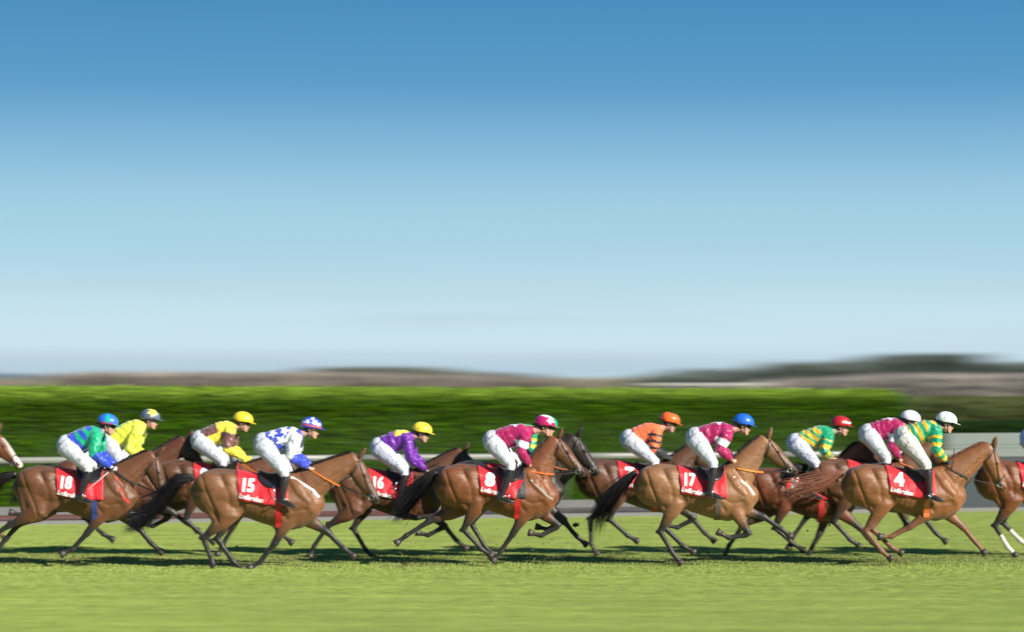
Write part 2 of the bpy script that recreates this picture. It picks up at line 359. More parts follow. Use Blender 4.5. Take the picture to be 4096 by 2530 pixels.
    for _ in range(620):
        t = rr.uniform(1.6, 6.99); i = int(t); f = t - i
        p = crest[i][0].lerp(crest[i + 1][0], f); dn = crest[i][1]; up = crest[i][2]
        p = p + Vector((0, rr.uniform(-.03, .03), 0)) - up * .02
        yy = rr.uniform(-.9, .5)
        strand(p, [up * 1.0 - dn * .5 + Vector((0, yy * .4, 0)), up * .5 - dn * 1. + Vector((0, yy, rr.uniform(-.2, .2))), up * .0 - dn + Vector((0, yy, -.4))], rr.uniform(.07, .17), .005)
    mm = np_mesh([tuple(q) for q in strands], 4); set_col(mm, np.tile(np.array(mane), (len(mm.vertices), 1))); link('mane', mm, M_HAIR, root)
    # tail
    strands.clear()
    tp = [Vector((-1.02, 0, 1.33 + dz))] + [Vector((a, 0, b)) for a, b in (tail or ((-1.2, 1.25), (-1.4, 1.05), (-1.6, .85)))]
    if len(tp) < 4: tp.append(tp[-1] + (tp[-1] - tp[-2]) * .4)
    def tpos(t):
        t = min(t, .9999) * (len(tp) - 1); i = int(t); f = t - i
        P_ = [tp[max(i - 1, 0)], tp[i], tp[i + 1], tp[min(i + 2, len(tp) - 1)]]
        return .5 * ((2 * P_[1]) + (P_[2] - P_[0]) * f + (2 * P_[0] - 5 * P_[1] + 4 * P_[2] - P_[3]) * f * f + (3 * P_[1] - P_[0] - 3 * P_[2] + P_[3]) * f ** 3)
    for _ in range(800):
        off = Vector((rr.gauss(0, 1), rr.gauss(0, 1), rr.gauss(0, 1))); t0 = rr.uniform(0, .35) ** 1.0; t1 = rr.uniform(.6, 1.0)
        ring = []; NS = 7
        for i in range(NS + 1):
            u = i / NS; t = lerp(t0, t1, u); sp = .018 + .075 * t ** 0.8
            wob = Vector((0, math.sin(7 * t + off.x * 2) * .04 * t, math.sin(6 * t + off.z * 1.5) * .05 * t))
            q = tpos(t) + off * sp * .75 + wob; ww = .0052 * (1 - u) ** .6 + .0008
            ring.append([q + Vector((0, 0, ww)), q + Vector((0, ww, -ww * .6)), q + Vector((0, -ww, -ww * .6))])
        for a, b in zip(ring, ring[1:]):
            for j in range(3): strands.extend((a[j], a[(j + 1) % 3], b[(j + 1) % 3], b[j]))
    bm = bmesh.new(); loft(bm, [(*tpos(0), .05, .04), (*tpos(.12), .045, .04), (*tpos(.28), .035, .03), (*tpos(.45), .012, .012)], n=10)
    core = bm_mesh(bm); cc = coords(core); cq = [tuple(cc[i]) for p in core.polygons for i in (list(p.vertices) + [p.vertices[-1]] * (4 - len(p.vertices)))]
    tm = np_mesh([tuple(q) for q in strands] + cq, 4); tc = coords(tm)
    tcol = np.array(mane if tail is None or len(tail) < 5 else mane); set_col(tm, np.tile(tcol * 1.0, (len(tc), 1))); link('tail', tm, M_HAIR, root)
    # girth
    def polar(x, th, zc=1.08, out=.004):
        dr = Vector((0, math.sin(th), math.cos(th))); o_ = Vector((x, 0, zc + dz)) + dr * .9
        # stay on the barrel: nearest hit from outside, limited so that legs do not catch it
        h = B.ray_cast(o_, -dr, .9)
        if h[0] is None: return Vector((x, 0, zc + dz)) + dr * .28, dr
        r_ = (h[0] - Vector((x, 0, zc + dz))).length
        T_, B_, W_ = np.interp(x, TX, TOP), np.interp(x, TX, BOT), np.interp(x, TX, HW); c0 = (T_ + B_) / 2; a0_ = (T_ - B_) / 2
        A_ = (math.cos(th) / a0_) ** 2 + (math.sin(th) / W_) ** 2; B2 = 2 * (zc - c0) * math.cos(th) / a0_ ** 2; C_ = ((zc - c0) / a0_) ** 2 - 1
        r_ = min(r_, (-B2 + math.sqrt(max(0, B2 * B2 - 4 * A_ * C_))) / (2 * A_) + .035)
        return Vector((x, 0, zc + dz)) + dr * (r_ + out), dr
    gp, gn = [], []
    for i in range(41):
        th = R(80) + R(200) * i / 40; p, n_ = polar(.14 - .0 * i, th, 1.05, .003); gp.append(p); gn.append(n_)
    link('girth', strap(gp, gn, .08, .008), plain('girth_%.2f_%.2f_%.2f' % girth, girth, .5), root)
    # saddle cloth draped over the back
    NX, NT = 30, 36; xs = [lerp(-.41, .27, i / NX) for i in range(NX + 1)]
    bm = bmesh.new(); grid = []
    for i, x in enumerate(xs):
        u = i / NX; thm = R(lerp(99, 112, min(1, u * 1.3))) + cbot
        row = []
        for j in range(NT + 1):
            th = -thm + 2 * thm * j / NT; xx = x + .03 * abs(th) / thm * (1 - u) - .02 * (1 - abs(th) / thm)
            wav = (.008 * math.sin(xx * 24 + abs(th) * 3 + ox) + .005 * math.sin(xx * 51 - abs(th) * 5)) * (abs(th) / thm) ** 2
            p, n_ = polar(xx, th, 1.08, .014 + wav + .012 * max(0, abs(th) / thm - .7)); row.append(bm.verts.new(p))
        grid.append(row)
    for a, b in zip(grid, grid[1:]):
        for j in range(NT): bm.faces.new((a[j], a[j + 1], b[j + 1], b[j]))
    bmesh.ops.smooth_vert(bm, verts=bm.verts, factor=.4, use_axis_x=True, use_axis_y=True, use_axis_z=True)
    cm = bm_mesh(bm); cco = coords(cm); cc = np.tile(np.array((.56, .008, .018)), (len(cco), 1))
    if clothcut:
        w = ((cco[:, 0] > .10) & ((cco[:, 2] - dz - 1.0) < (cco[:, 0] - .10) * 1.9)) | ((cco[:, 0] > .02) & (cco[:, 2] - dz > 1.24)); cc[w] = (.03, .028, .03)
    set_col(cm, cc)
    Bc = bvh_of(cm)
    cl = link('saddle_cloth', cm, M_CLOTH, root); sm_ = cl.modifiers.new('s', 'SOLIDIFY'); sm_.thickness = .006; sm_.offset = 1
    cl['label'] = 'red saddle cloth with white ' + (('number ' + cloth) if cloth else 'trim')
    def text_on(txt, cx, cz, size, shear, rot, name, bold=.0, squeeze=1.0, side=-1):
        cu = bpy.data.curves.new('t', 'FONT'); cu.body = txt; cu.size = size; cu.align_x = 'CENTER'; cu.align_y = 'CENTER'; cu.offset = bold; cu.shear = shear; cu.resolution_u = 3; cu.fill_mode = 'FRONT'
        to = bpy.data.objects.new('t', cu); COL.objects.link(to); dg = bpy.context.evaluated_depsgraph_get(); m_ = bpy.data.meshes.new_from_object(to.evaluated_get(dg))
        bpy.data.objects.remove(to); b2 = bmesh.new(); b2.from_mesh(m_); bpy.data.meshes.remove(m_)
        bmesh.ops.triangulate(b2, faces=b2.faces)
        for _ in range(2):
            lg = [e for e in b2.edges if e.calc_length() > size * .12]
            if lg: bmesh.ops.subdivide_edges(b2, edges=lg, cuts=1)
            bmesh.ops.triangulate(b2, faces=b2.faces)
        for vv in b2.verts:
            a, b_ = vv.co.x * squeeze, vv.co.y; ca, sa = math.cos(rot), math.sin(rot); xx, zz = cx + a * ca - b_ * sa, cz + a * sa + b_ * ca
            h = Bc.ray_cast(Vector((xx, side * 2, zz)), Vector((0, -side, 0)), 3)
            vv.co = (xx, (h[0].y if h[0] is not None else side * .29) + side * .012, zz)
        return link(name, bm_mesh(b2, False), M_WHITE, cl)
    if cloth:
        text_on(cloth, -.245 if len(cloth) < 2 else -.27, 1.235 + dz + ladb, .25 if len(cloth) < 2 else .235, 0, R(-3), 'number', .014 if len(cloth) < 2 else .010, 1.0 if len(cloth) < 2 else .78)
        text_on('Ladbrokes', -.215, 1.075 + dz + ladb, .09, .12, R(-12), 'lettering', .0030, .86)
    # saddle
    bm = bmesh.new(); NX2, NT2 = 12, 16; g2 = []
    for i in range(NX2 + 1):
        u = i / NX2; x = lerp(-.14, .24, u); thm = R(lerp(30, 62, math.sin(u * math.pi) ** .8)); row = []
        for j in range(NT2 + 1):
            th = -thm + 2 * thm * j / NT2; p, n_ = polar(x, th, 1.08, .024 + .03 * (abs(u - .5) * 2) ** 2 * (1 - abs(th) / thm)); row.append(bm.verts.new(p))
        g2.append(row)
    for a, b in zip(g2, g2[1:]):
        for j in range(NT2): bm.faces.new((a[j], a[j + 1], b[j + 1], b[j]))
    so = link('saddle', bm_mesh(bm), M_LEATHER, root); sm_ = so.modifiers.new('s', 'SOLIDIFY'); sm_.thickness = .012; sm_.offset = 1
    # stirrups
    for s in (-1, 1):
        bm = bmesh.new(); fx, fz = stirrup; pts_ = []
        for i in range(13):
            a = lerp(R(-50), R(230), i / 12); pts_.append((fx, s * .335 + .055 * math.cos(a), fz + .015 + .07 * math.sin(a)))
        tube(bm, pts_, .006, 6); tube(bm, [pts_[0], pts_[-1]], .008, 6)
        tube(bm, [(fx, s * .335, fz + .085), (fx * .5 + .03, s * .30, 1.25 + dz)], .006, 6)
        link('stirrup', bm_mesh(bm), M_STEEL, root)
    # bridle: noseband, cheekpieces, browband, throatlash; bit ring; reins
    def hring(t0, tilt, wd=.02, col=M_TACK, name='noseband'):
        pts_, nn = [], []
        for i in range(25):
            a = 2 * math.pi * i / 24; t = t0 + tilt * math.sin(a)
            # interpolate section
            for q0, q1 in zip(hs, hs[1:]):
                if q0[0] <= t <= q1[0]:
                    f = (t - q0[0]) / (q1[0] - q0[0]); o_, rn, rl = [lerp(q0[m_], q1[m_], f) for m_ in (1, 2, 3)]; break
            else: o_, rn, rl = hs[-1][1:]
            n_ = (-v * math.cos(a) + Vector((0, 1, 0)) * math.sin(a))
            st_ = pv + d * (t0 + tilt * math.cos(a)) + v * o_
            h = B.ray_cast(st_ + n_ * .4, -n_, .4); p = h[0] if h[0] is not None else st_ + n_ * rn
            pts_.append(p + n_ * .001); nn.append(n_)
        return link(name, strap(pts_, nn, wd, .006), col, root)
    hring(.47, -.03, .024 if not sheep else .05, M_TACK if not sheep else plain('sheepskin', (.6, .55, .45), .95, bump=.01), 'noseband')
    hring(.10, -.06, .018, M_TACK, 'browband')
    for s in (-1, 1):
        pts_, nn = [], []
        for i in range(9):
            t = lerp(.02, .53, i / 8); o_ = lerp(.03, .10, i / 8); q = Vector(hpt(t, o_, s * .4)); h = B.ray_cast(q, Vector((0, -s, 0)), .4)
            pts_.append((h[0] if h[0] is not None else Vector(hpt(t, o_, s * .06))) + Vector((0, s * .001, 0))); nn.append((0, s, 0))
        link('cheekpiece', strap(pts_, nn, .018, .006), M_TACK, root)
        bit = Vector(hpt(.535, .105, s * .062)); bm = bmesh.new()
        tube(bm, [tuple(bit + (d * math.cos(a) + v * math.sin(a)) * .034 + Vector((0, s * .006, 0))) for a in [2 * math.pi * i / 14 for i in range(15)]], .005, 6); link('bit_ring', bm_mesh(bm), M_STEEL, root)
        hp = Vector((hand[0], s * .07, hand[1])); mid = bit.lerp(hp, .5) + Vector((0, s * .06, -.015))
        pts_ = [(bit * (1 - t) ** 2 + mid * 2 * t * (1 - t) + hp * t * t) for t in [i / 12 for i in range(13)]]
        # keep the rein outside the neck
        pp = []
        for p in pts_:
            h = B.ray_cast(Vector((p.x, s * .6, p.z)), Vector((0, -s, 0)), .6)
            y = p.y
            if h[0] is not None and abs(h[0].y) + .008 > abs(y): y = h[0].y + s * .010
            pp.append(Vector((p.x, y, p.z)))
        nn = [Vector((0, s, 0.0))] * 13
        pp = [p - Vector((0, 0, .035 * math.sin(math.pi * i / 12))) for i, p in enumerate(pp)]
        ri = link('rein', strap(pp[:7], nn[:7], .014, .005), M_TACK, root)
        link('rein_grip', strap(pp[6:], nn[6:], .020, .007), plain('rein_%.2f_%.2f_%.2f' % rein_c, rein_c, .5), ri)
    if breast:
        bc, pth = breast
        for s in (-1, 1):
            pts_ = []
            for (a, b_) in pth:
                h = B.ray_cast(Vector((a, s * .8, b_)), Vector((0, -s, 0)), .8)
                pts_.append((h[0] if h[0] is not None else Vector((a, s * .05, b_))) + Vector((0, s * .002, 0)))
            link('breast_strap', strap(pts_, [Vector((.35, s, 0))] * len(pts_), .03, .008), plain('breast_%.2f_%.2f_%.2f' % bc, bc, .7), root)
    mz = min((H.z for _, _, _, H in legsegs)); print('horse', ox, 'lowest hoof centre z %.2f' % (mz * sc), [tuple(round(q, 2) for q in (L[3].x, L[3].z)) for L in legsegs])
    return root

# ------------------------------------------------------------------ jockey
GOLD, GREEN, MAROON, YEL, BLUE = (.75, .48, .02), (.0, .30, .14), (.34, .002, .085), (.80, .66, .05), (.02, .06, .55)
def star(u, v, cu, cv, r, n=5, rot=.3):
    a = np.arctan2(v - cv, u - cu) + rot; rad = np.hypot(u - cu, v - cv)
    k = np.abs(((a / (2 * np.pi) * n) % 1) - .5) * 2
    return rad < r * (.42 + .58 * k ** 1.3)
def make_jockey(label, Y, ox, J, pattern, helm, boot_c=None, glove=None, breech=(.53, .545, .59), goggles=True, tilt=-12, sc=1.0, peak_c=None, thick=1.0, seam=None):
    """J: px coords hip, knee, ankle, toe, shoulder, elbow, hand, head"""
    X = (ox - 2048) * Y / K
    g = {}
    for k, (a, b) in zip(('hip', 'knee', 'ankle', 'toe', 'sh', 'el', 'hand', 'head'), J):
        wx, wz = px(a, b, Y); g[k] = Vector((wx - X, 0, wz))
    L = {}
    for s in (-1, 1):
        dx = Vector((.0 if s < 0 else .035, 0, .0))
        L[s] = dict(hip=g['hip'] + Vector((0, s * .09, 0)), knee=g['knee'] + dx + Vector((0, s * .30, 0)), ankle=g['ankle'] + dx + Vector((0, s * .335, 0)), toe=g['toe'] + dx + Vector((0, s * .36, 0)),
                    sh=g['sh'] + Vector((0, s * .165, -.03)), el=g['el'] + dx * 1.5 + Vector((0, s * .22, 0)), hand=g['hand'] + dx + Vector((0, s * .085, 0)))
    hc = g['head']; f = Vector((math.cos(R(tilt)), 0, math.sin(R(tilt)))); u = Vector((-f.z, 0, f.x)); Yv = Vector((0, 1, 0))
    hp = lambda a, b, c=0: tuple(hc + f * a + u * b + Yv * c)
    fa = math.atan2(f.z, f.x)
    # --- body under the clothes, one surface
    bm = bmesh.new(); hip, sh = g['hip'], g['sh']; sp = (sh - hip).normalized(); bk = Vector((-sp.z, 0, sp.x))
    loft(bm, [(*(hip - sp * .02), .10, .13), (*hip.lerp(sh, .35), .085, .115), (*hip.lerp(sh, .75), .10, .14), (*sh, .075, .15)], n=20)
    neck0 = sh + sp * .03; nk = Vector(hp(-.03, -.09))
    tube(bm, [tuple(neck0), tuple(neck0.lerp(nk, .5)), tuple(nk)], [.065, .058, .06], 14)
    ell(bm, hp(-.01, -.02), (.098, .078, .098), fa); ell(bm, hp(.045, -.075), (.058, .058, .08), fa); ell(bm, hp(.03, -.125), (.06, .05, .055), fa + .5)
    ell(bm, hp(.075, -.165), (.026, .024, .022), fa, 2); ell(bm, hp(.10, -.098), (.026, .015, .014), fa - .5, 2); ell(bm, hp(.088, -.072), (.018, .011, .028), fa, 2)
    ell(bm, hp(.09, -.135), (.017, .024, .008), fa, 2); ell(bm, hp(.088, -.148), (.015, .02, .008), fa, 2); ell(bm, hp(.085, -.035), (.02, .05, .014), fa, 2)
    for s in (-1, 1):
        ell(bm, hp(.055, -.09, s * .035), (.03, .02, .025), fa, 2); ell(bm, hp(-.012, -.068, s * .078), (.02, .008, .032), fa, 2)
        q = L[s]
        loft(bm, [(*q['hip'], .075, .075), (*q['hip'].lerp(q['knee'], .5), .062, .062), (*q['knee'], .045, .045), (*q['knee'].lerp(q['ankle'], .35), .042, .042), (*q['ankle'], .03, .03), (*q['ankle'].lerp(q['toe'], .35), .018, .025)], n=12)
        loft(bm, [(*q['sh'], .042, .042), (*q['sh'].lerp(q['el'], .5), .036, .036), (*q['el'], .03, .03), (*q['el'].lerp(q['hand'], .5), .03, .03), (*q['hand'].lerp(q['el'], .12), .022, .026)], n=12)
        def hand_prims(b_, inf):
            d_ = (q['hand'] - q['el']).normalized(); s_ = Vector((d_.z, 0, -d_.x)).normalized(); h = q['hand']; yv = Yv * s
            ell(b_, tuple(h + d_ * .02), (.042 + inf, .02 + inf, .036 + inf), math.atan2(d_.z, d_.x), 2)
            for i, ln in enumerate((.92, 1.0, .95, .8)):
                o_ = h + s_ * (-.030 + .02 * i)
                tube(b_, [tuple(o_ + d_ * .03 + yv * .012), tuple(o_ + d_ * (.03 + .036 * ln) + yv * .014), tuple(o_ + d_ * (.032 + .038 * ln) - yv * .014), tuple(o_ + d_ * .034 - yv * .026)], .0085 + inf, 8)
            tube(b_, [tuple(h - s_ * .028 + d_ * .0 - yv * .01), tuple(h - s_ * .044 + d_ * .03 - yv * .012), tuple(h - s_ * .044 + d_ * .06 - yv * .006)], .0095 + inf, 8)
            tube(b_, [tuple(h - d_ * .05), tuple(h + d_ * .01)], .024 + inf, 10)
        hand_prims(bm, 0.0)
        if glove:
            bg_ = bmesh.new(); hand_prims(bg_, .003)
            q['glove'] = remesh(bg_, .006, 1, .5, 'glove')
    me = remesh(bm, .0085, 2, .5, 'person'); co = coords(me); col = np.tile(np.array((.56, .32, .24)), (len(co), 1))
    rel = co - np.array(hc, dtype=np.float32); a_, b_ = rel @ np.array(f), rel @ np.array(u)
    lip = (a_ > .085) & (b_ < -.128) & (b_ > -.156); col[lip] = (.45, .14, .11)
    set_col(me, col)
    root = link('person', me, M_SKIN, None, (X, Y, 0), label=label, category='jockey', group='jockeys riding in the race'); root.scale = (sc, sc, sc)
    # --- breeches
    bm = bmesh.new()
    ell(bm, tuple(hip + Vector((-.015, 0, 0))), (.15 * thick, .165, .15 * thick), .6)
    loft(bm, [(*(hip - sp * .05), .135 * thick, .16), (*hip.lerp(sh, .22), .12, .145)], n=20)
    for s in (-1, 1):
        q = L[s]; b0 = q['hip'] + Vector((-.03, 0, -.01)); kb = q['knee'].lerp(q['ankle'], .16)
        kx = (q['knee'] - q['hip']).normalized()
        loft(bm, [(*b0, .15 * thick, .105), (*b0.lerp(q['knee'], .3), .128 * thick, .10), (*b0.lerp(q['knee'], .65), .098, .086), (*(q['knee'] - kx * .02), .072, .066), (*kb, .056, .058)], n=18)
    m2 = remesh(bm, .011, 2, .5, 'breeches'); c2 = coords(m2); cb = np.tile(np.array(breech), (len(c2), 1))
    if label.count('lettering') or True:
        # printed sponsor marks running down the thigh
        q = L[-1]; dd, t = segd(c2, q['hip'], q['knee']); mk = (c2[:, 1] < -.2) & (t > .25) & (t < .8) & (vnoise(c2, 75, ox) > .30) & (dd < .09) & (np.abs(((c2 - np.array(q['hip'])) @ np.array([-(q['knee'] - q['hip']).z, 0, (q['knee'] - q['hip']).x])) + 0.0) < .016)
        cb[mk] = np.array(pattern.get('mark', (.25, .3, .35)))
    set_col(m2, cb); link('breeches', m2, M_BREECH, root)
    # --- jacket
    bm = bmesh.new()
    w0 = hip.lerp(sh, .10) + bk * .005
    loft(bm, [(*w0, .142, .165), (*(hip.lerp(sh, .38) - bk * .008), .158, .178), (*(hip.lerp(sh, .7) - bk * .006), .162, .188), (*(hip.lerp(sh, .95)), .125, .185), (*(sh + sp * .045), .075, .10)], n=24, cap=.5)
    tube(bm, [tuple(sh + sp * .02), tuple(sh.lerp(nk, .45))], [.078, .066], 14)
    for s in (-1, 1):
        q = L[s]; wr = q['hand'].lerp(q['el'], .17); ax = (q['el'] - q['sh'])
        loft(bm, [(*(q['sh'] + Vector((-.02, -s * .04, .0))), .10, .088), (*q['sh'].lerp(q['el'], .25), .09, .08), (*q['sh'].lerp(q['el'], .7), .082, .072), (*q['el'], .072, .066),
                  (*q['el'].lerp(wr, .4), .07, .064), (*q['el'].lerp(wr, .8), .055, .05), (*wr, .036, .034)], n=16)
    m3 = remesh(bm, .0095, 2, .5, 'jacket'); c3 = coords(m3)
    # folds
    ax3 = c3 @ np.array(sp); fold = .0065 * np.sin(ax3 * 60 + 3 * vnoise(c3, 8, ox + 3) * 2) * (np.clip(vnoise(c3, 6, ox + 5) + .5, 0, 1))
    nrm = np.empty(len(c3) * 3, dtype=np.float32); m3.vertices.foreach_get('normal', nrm); nrm = nrm.reshape(-1, 3)
    m3.vertices.foreach_set('co', (c3 + nrm * fold[:, None].astype(np.float32)).ravel()); m3.update()
    dt, tt = segd(c3, w0, sh); best = dt.copy() - .10; part = np.zeros(len(c3)); tpar = tt.copy()
    for s in (-1, 1):
        q = L[s]
        d1, t1 = segd(c3, q['sh'], q['el']); d2, t2 = segd(c3, q['el'], q['hand'])
        e = np.minimum(d1, d2) - .045; tp_ = np.where(d1 < d2, t1, 1 + t2); w = (e < best) | ((np.abs(c3[:, 1]) > .19) & (d1 < .12)); best = np.where(w, e, best); part = np.where(w, 1, part); tpar = np.where(w, tp_, tpar)
    up = ((c3 - np.array(w0)) @ np.array(bk)); al = ((c3 - np.array(w0)) @ np.array(sp)); nz_ = vnoise(c3, 9, ox)
    c_ = pattern['f'](part, tpar, up, al, c3, nz_); set_col(m3, c_); link('jacket', m3, M_SILK, root)
    # --- boots
    for s in (-1, 1):
        q = L[s]; bm = bmesh.new(); kb = q['knee'].lerp(q['ankle'], .10); an = q['ankle']; fd = (q['toe'] - an); fd = Vector((fd.x, 0, min(fd.z, -.015))).normalized()
        sd = (an - kb).normalized()
        loft(bm, [(*kb, .058, .058), (*kb.lerp(an, .25), .06, .06), (*kb.lerp(an, .6), .05, .05), (*kb.lerp(an, .9), .041, .042), (*(an + sd * .03), .045, .04)], n=16, cap=.3)
        st = an + sd * .045
        loft(bm, [(*(st - fd * .05), .036, .034), (*(st + fd * .02), .045, .038), (*(st + fd * .10 + Vector((0, s * .01, -.005))), .034, .044), (*(st + fd * .175 + Vector((0, s * .015, -.008))), .022, .034)], n=14, cap=.8)
        mb = remesh(bm, .009, 2, .5, 'boot'); bo = link('boot', mb, boot_c or M_LEATHER, root)
        bm = bmesh.new(); so = st + Vector((0, s * .008, -.038))
        loft(bm, [(*(so - fd * .06), .008, .028), (*(so + fd * .0), .008, .032), (*(so + fd * .11), .008, .042), (*(so + fd * .18 + Vector((0, 0, .006))), .007, .03)], n=10, cap=.2)
        link('sole', bm_mesh(bm), plain('boot_sole', (.05, .045, .04), .6), bo)
        if glove: link('glove', q['glove'], plain('glove_%.2f_%.2f_%.2f' % glove, glove, .7, bump=.002), root)
    # --- helmet
    bm = bmesh.new(); NP_, NT_ = 56, 22; rowz = []
    for i in range(NT_ + 1):
        row = []
        for j in range(NP_):
            ph = 2 * math.pi * j / NP_; tm_ = R(lerp(118, 97, (1 + math.cos(ph)) / 2)); th = tm_ * i / NT_
            r_ = Vector((.150 * math.sin(th) * math.cos(ph), .122 * math.sin(th) * math.sin(ph), .118 * math.cos(th) if th < math.pi / 2 else .118 * math.cos(th)))
            row.append(bm.verts.new(Vector(hp(r_.x - .005, r_.z - .005, r_.y)))) if i else None
        if i == 0: top = bm.verts.new(Vector(hp(-.005, .113)))
        else: rowz.append(row)
    for j in range(NP_): bm.faces.new((top, rowz[0][j], rowz[0][(j + 1) % NP_]))
    for a, b in zip(rowz, rowz[1:]):
        for j in range(NP_): bm.faces.new((a[j], a[(j + 1) % NP_], b[(j + 1) % NP_], b[j]))
    bm.faces.new(rowz[-1])
    hm = bm_mesh(bm); hco = coords(hm); rel = hco - np.array(hc, dtype=np.float32); a_, b_ = rel @ np.array(f), rel @ np.array(u)
    set_col(hm, helm(a_, b_, hco[:, 1])); ho = link('helmet', hm, M_SHELL, root)
    bm = bmesh.new(); ra, rb = [], []
    for j in range(17):
        ph = lerp(R(-62), R(62), j / 16); k_ = math.cos(ph * 1.35); z0 = -.022
        inn = (.144 * math.cos(ph), .117 * math.sin(ph)); e = .012 + .052 * max(0, k_) ** .7
        ra.append((inn[0], z0, inn[1])); rb.append((inn[0] + e * math.cos(ph * .6), z0 - .012 * max(0, k_), inn[1] + e * .5 * math.sin(ph)))
    V = [[bm.verts.new(Vector(hp(p[0] - .006, p[1] + off, p[2]))) for p in arr] for arr in (ra, rb) for off in (0, .006)]
    A0, A1, B0, B1 = V
    for j in range(16):
        bm.faces.new((A0[j], A0[j + 1], B0[j + 1], B0[j])); bm.faces.new((A1[j], A1[j + 1], B1[j + 1], B1[j])); bm.faces.new((B0[j], B0[j + 1], B1[j + 1], B1[j])); bm.faces.new((A0[j], A0[j + 1], A1[j + 1], A1[j]))
    for j in (0, 16): bm.faces.new((A0[j], A1[j], B1[j], B0[j]))
    pm = bm_mesh(bm); pc = coords(pm)
    pcol = peak_c or tuple(float(q) for q in helm(np.array([.0]), np.array([.02]), np.array([-.12]))[0]); set_col(pm, np.tile(np.array(pcol), (len(pc), 1))); link('peak', pm, M_SHELL, ho)
    if seam:
        bm = bmesh.new(); tube(bm, [hp(.152 * math.sin(t) * .35 - .0, .118 * math.cos(t) - .003, .123 * math.sin(t) * .94) for t in [lerp(R(-92), R(92), i / 24) for i in range(25)]], .004, 6)
        link('seam_tape', bm_mesh(bm), plain('seam_dark', (.05, .05, .06), .6), ho)
    # liner, chin strap, goggles, eyes
    bm = bmesh.new(); ell(bm, hp(-.035, -.035), (.092, .088, .075), fa); ell(bm, hp(-.045, -.085), (.055, .075, .05), fa)
    link('skull_cap_liner', remesh(bm, .009, 1), plain('black_fabric', (.02, .02, .022), .8), root)
    bm = bmesh.new(); tube(bm, [hp(.0, -.03, -.098), hp(.018, -.08, -.082), hp(.035, -.13, -.066), hp(.05, -.178, -.03), hp(.052, -.186, 0), hp(.05, -.178, .03), hp(.035, -.13, .066), hp(.018, -.08, .082), hp(.0, -.03, .098)], .0075, 6)
    link('chin_strap', bm_mesh(bm), plain('black_fabric', (.02, .02, .022), .8), root)
    for s in (-1, 1):
        bm = bmesh.new(); ell(bm, hp(.093, -.058, s * .032), (.012, .013, .010), fa, 2); link('eye', bm_mesh(bm), M_EYE, root)
    if goggles:
        bm = bmesh.new(); ell(bm, hp(.088, -.056, -.034), (.03, .036, .026), fa); ell(bm, hp(.088, -.056, .034), (.03, .036, .026), fa); gm = remesh(bm, .006, 1)
        go = link('goggles', gm, M_GOG, root)
        bm = bmesh.new(); pts_ = [(.135 * math.cos(a) - .03, -.05 - .0 * math.cos(a), .102 * math.sin(a)) for a in [lerp(R(35), R(325), i / 30) for i in range(31)]]
        P3 = [Vector(hp(a, b, c)) for a, b, c in pts_]
        link('goggle_strap', strap(P3, [Vector(hp(a, b, c)) - hc for a, b, c in pts_], .022, .004), plain('black_fabric', (.02, .02, .022), .8), go)
    return root, L

# ------------------------------------------------------------------ the course: ground, path, kerb, rail, hedge, hoarding, far land
def gmat(name, c1, c2, c3, sc=(0.25, 2.2, 1), nscale=1.0, rough=.9, fine=40):
    m = bpy.data.materials.new(name); t, p = nodes(m); p.inputs['Roughness'].default_value = rough; p.inputs['Specular IOR Level'].default_value = .2
    co = t.nodes.new('ShaderNodeTexCoord'); mpn = t.nodes.new('ShaderNodeMapping'); mpn.inputs['Scale'].default_value = sc; t.links.new(co.outputs['Object'], mpn.inputs[0])
    n = t.nodes.new('ShaderNodeTexNoise'); n.inputs['Scale'].default_value = nscale; n.inputs['Detail'].default_value = 5; t.links.new(mpn.outputs[0], n.inputs[0])
    r = t.nodes.new('ShaderNodeValToRGB'); r.color_ramp.elements[0].position = .36; r.color_ramp.elements[1].position = .64
    r.color_ramp.elements[0].color = (*c1, 1); r.color_ramp.elements[1].color = (*c3, 1); e = r.color_ramp.elements.new(.5); e.color = (*c2, 1)
    t.links.new(n.outputs[0], r.inputs[0])
    n2 = t.nodes.new('ShaderNodeTexNoise'); n2.inputs['Scale'].default_value = fine; n2.inputs['Detail'].default_value = 3; t.links.new(co.outputs['Object'], n2.inputs[0])
    mr_ = t.nodes.new('ShaderNodeMapRange'); mr_.inputs['To Min'].default_value = .75; mr_.inputs['To Max'].default_value = 1.25; t.links.new(n2.outputs[0], mr_.inputs['Value'])
    s = t.nodes.new('ShaderNodeVectorMath'); s.operation = 'SCALE'; t.links.new(r.outputs[0], s.inputs[0]); t.links.new(mr_.outputs[0], s.inputs['Scale']); t.links.new(s.outputs[0], p.inputs['Base Color'])
    return m
G1, G2, G3 = (.215, .28, .058), (.25, .32, .07), (.29, .36, .09)
M_GRASS = gmat('mown_grass', G1, G2, G3)
LR = lambda x, o=0: 54.0 + 0.3 * x + o           # line of the running rail
def sheet(name, pts, mat, z, **p):
    me = bpy.data.meshes.new(name); me.from_pydata([(a, b, z) for a, b in pts], [], [tuple(range(len(pts)))]); return link(name, me, mat, None, **p)
sheet('ground', [(-3000, -200), (3000, -200), (3000, 5000), (-3000, 5000)], M_GRASS, 0, kind='structure')
M_TAR = gmat('worn_tarmac', (.06, .055, .052), (.085, .077, .072), (.12, .105, .10), sc=(.2, 1, 1), nscale=.8, fine=60)
M_RED = gmat('red_tarmac', (.14, .05, .045), (.17, .07, .06), (.19, .10, .085), sc=(.2, 1, 1), nscale=.8, fine=60)
sheet('path', [(-40, LR(-40, .25)), (-1.2, LR(-1.2, .25)), (-1.2, LR(-1.2, 4.2)), (-40, LR(-40, 4.2))], M_RED, .004, kind='structure')
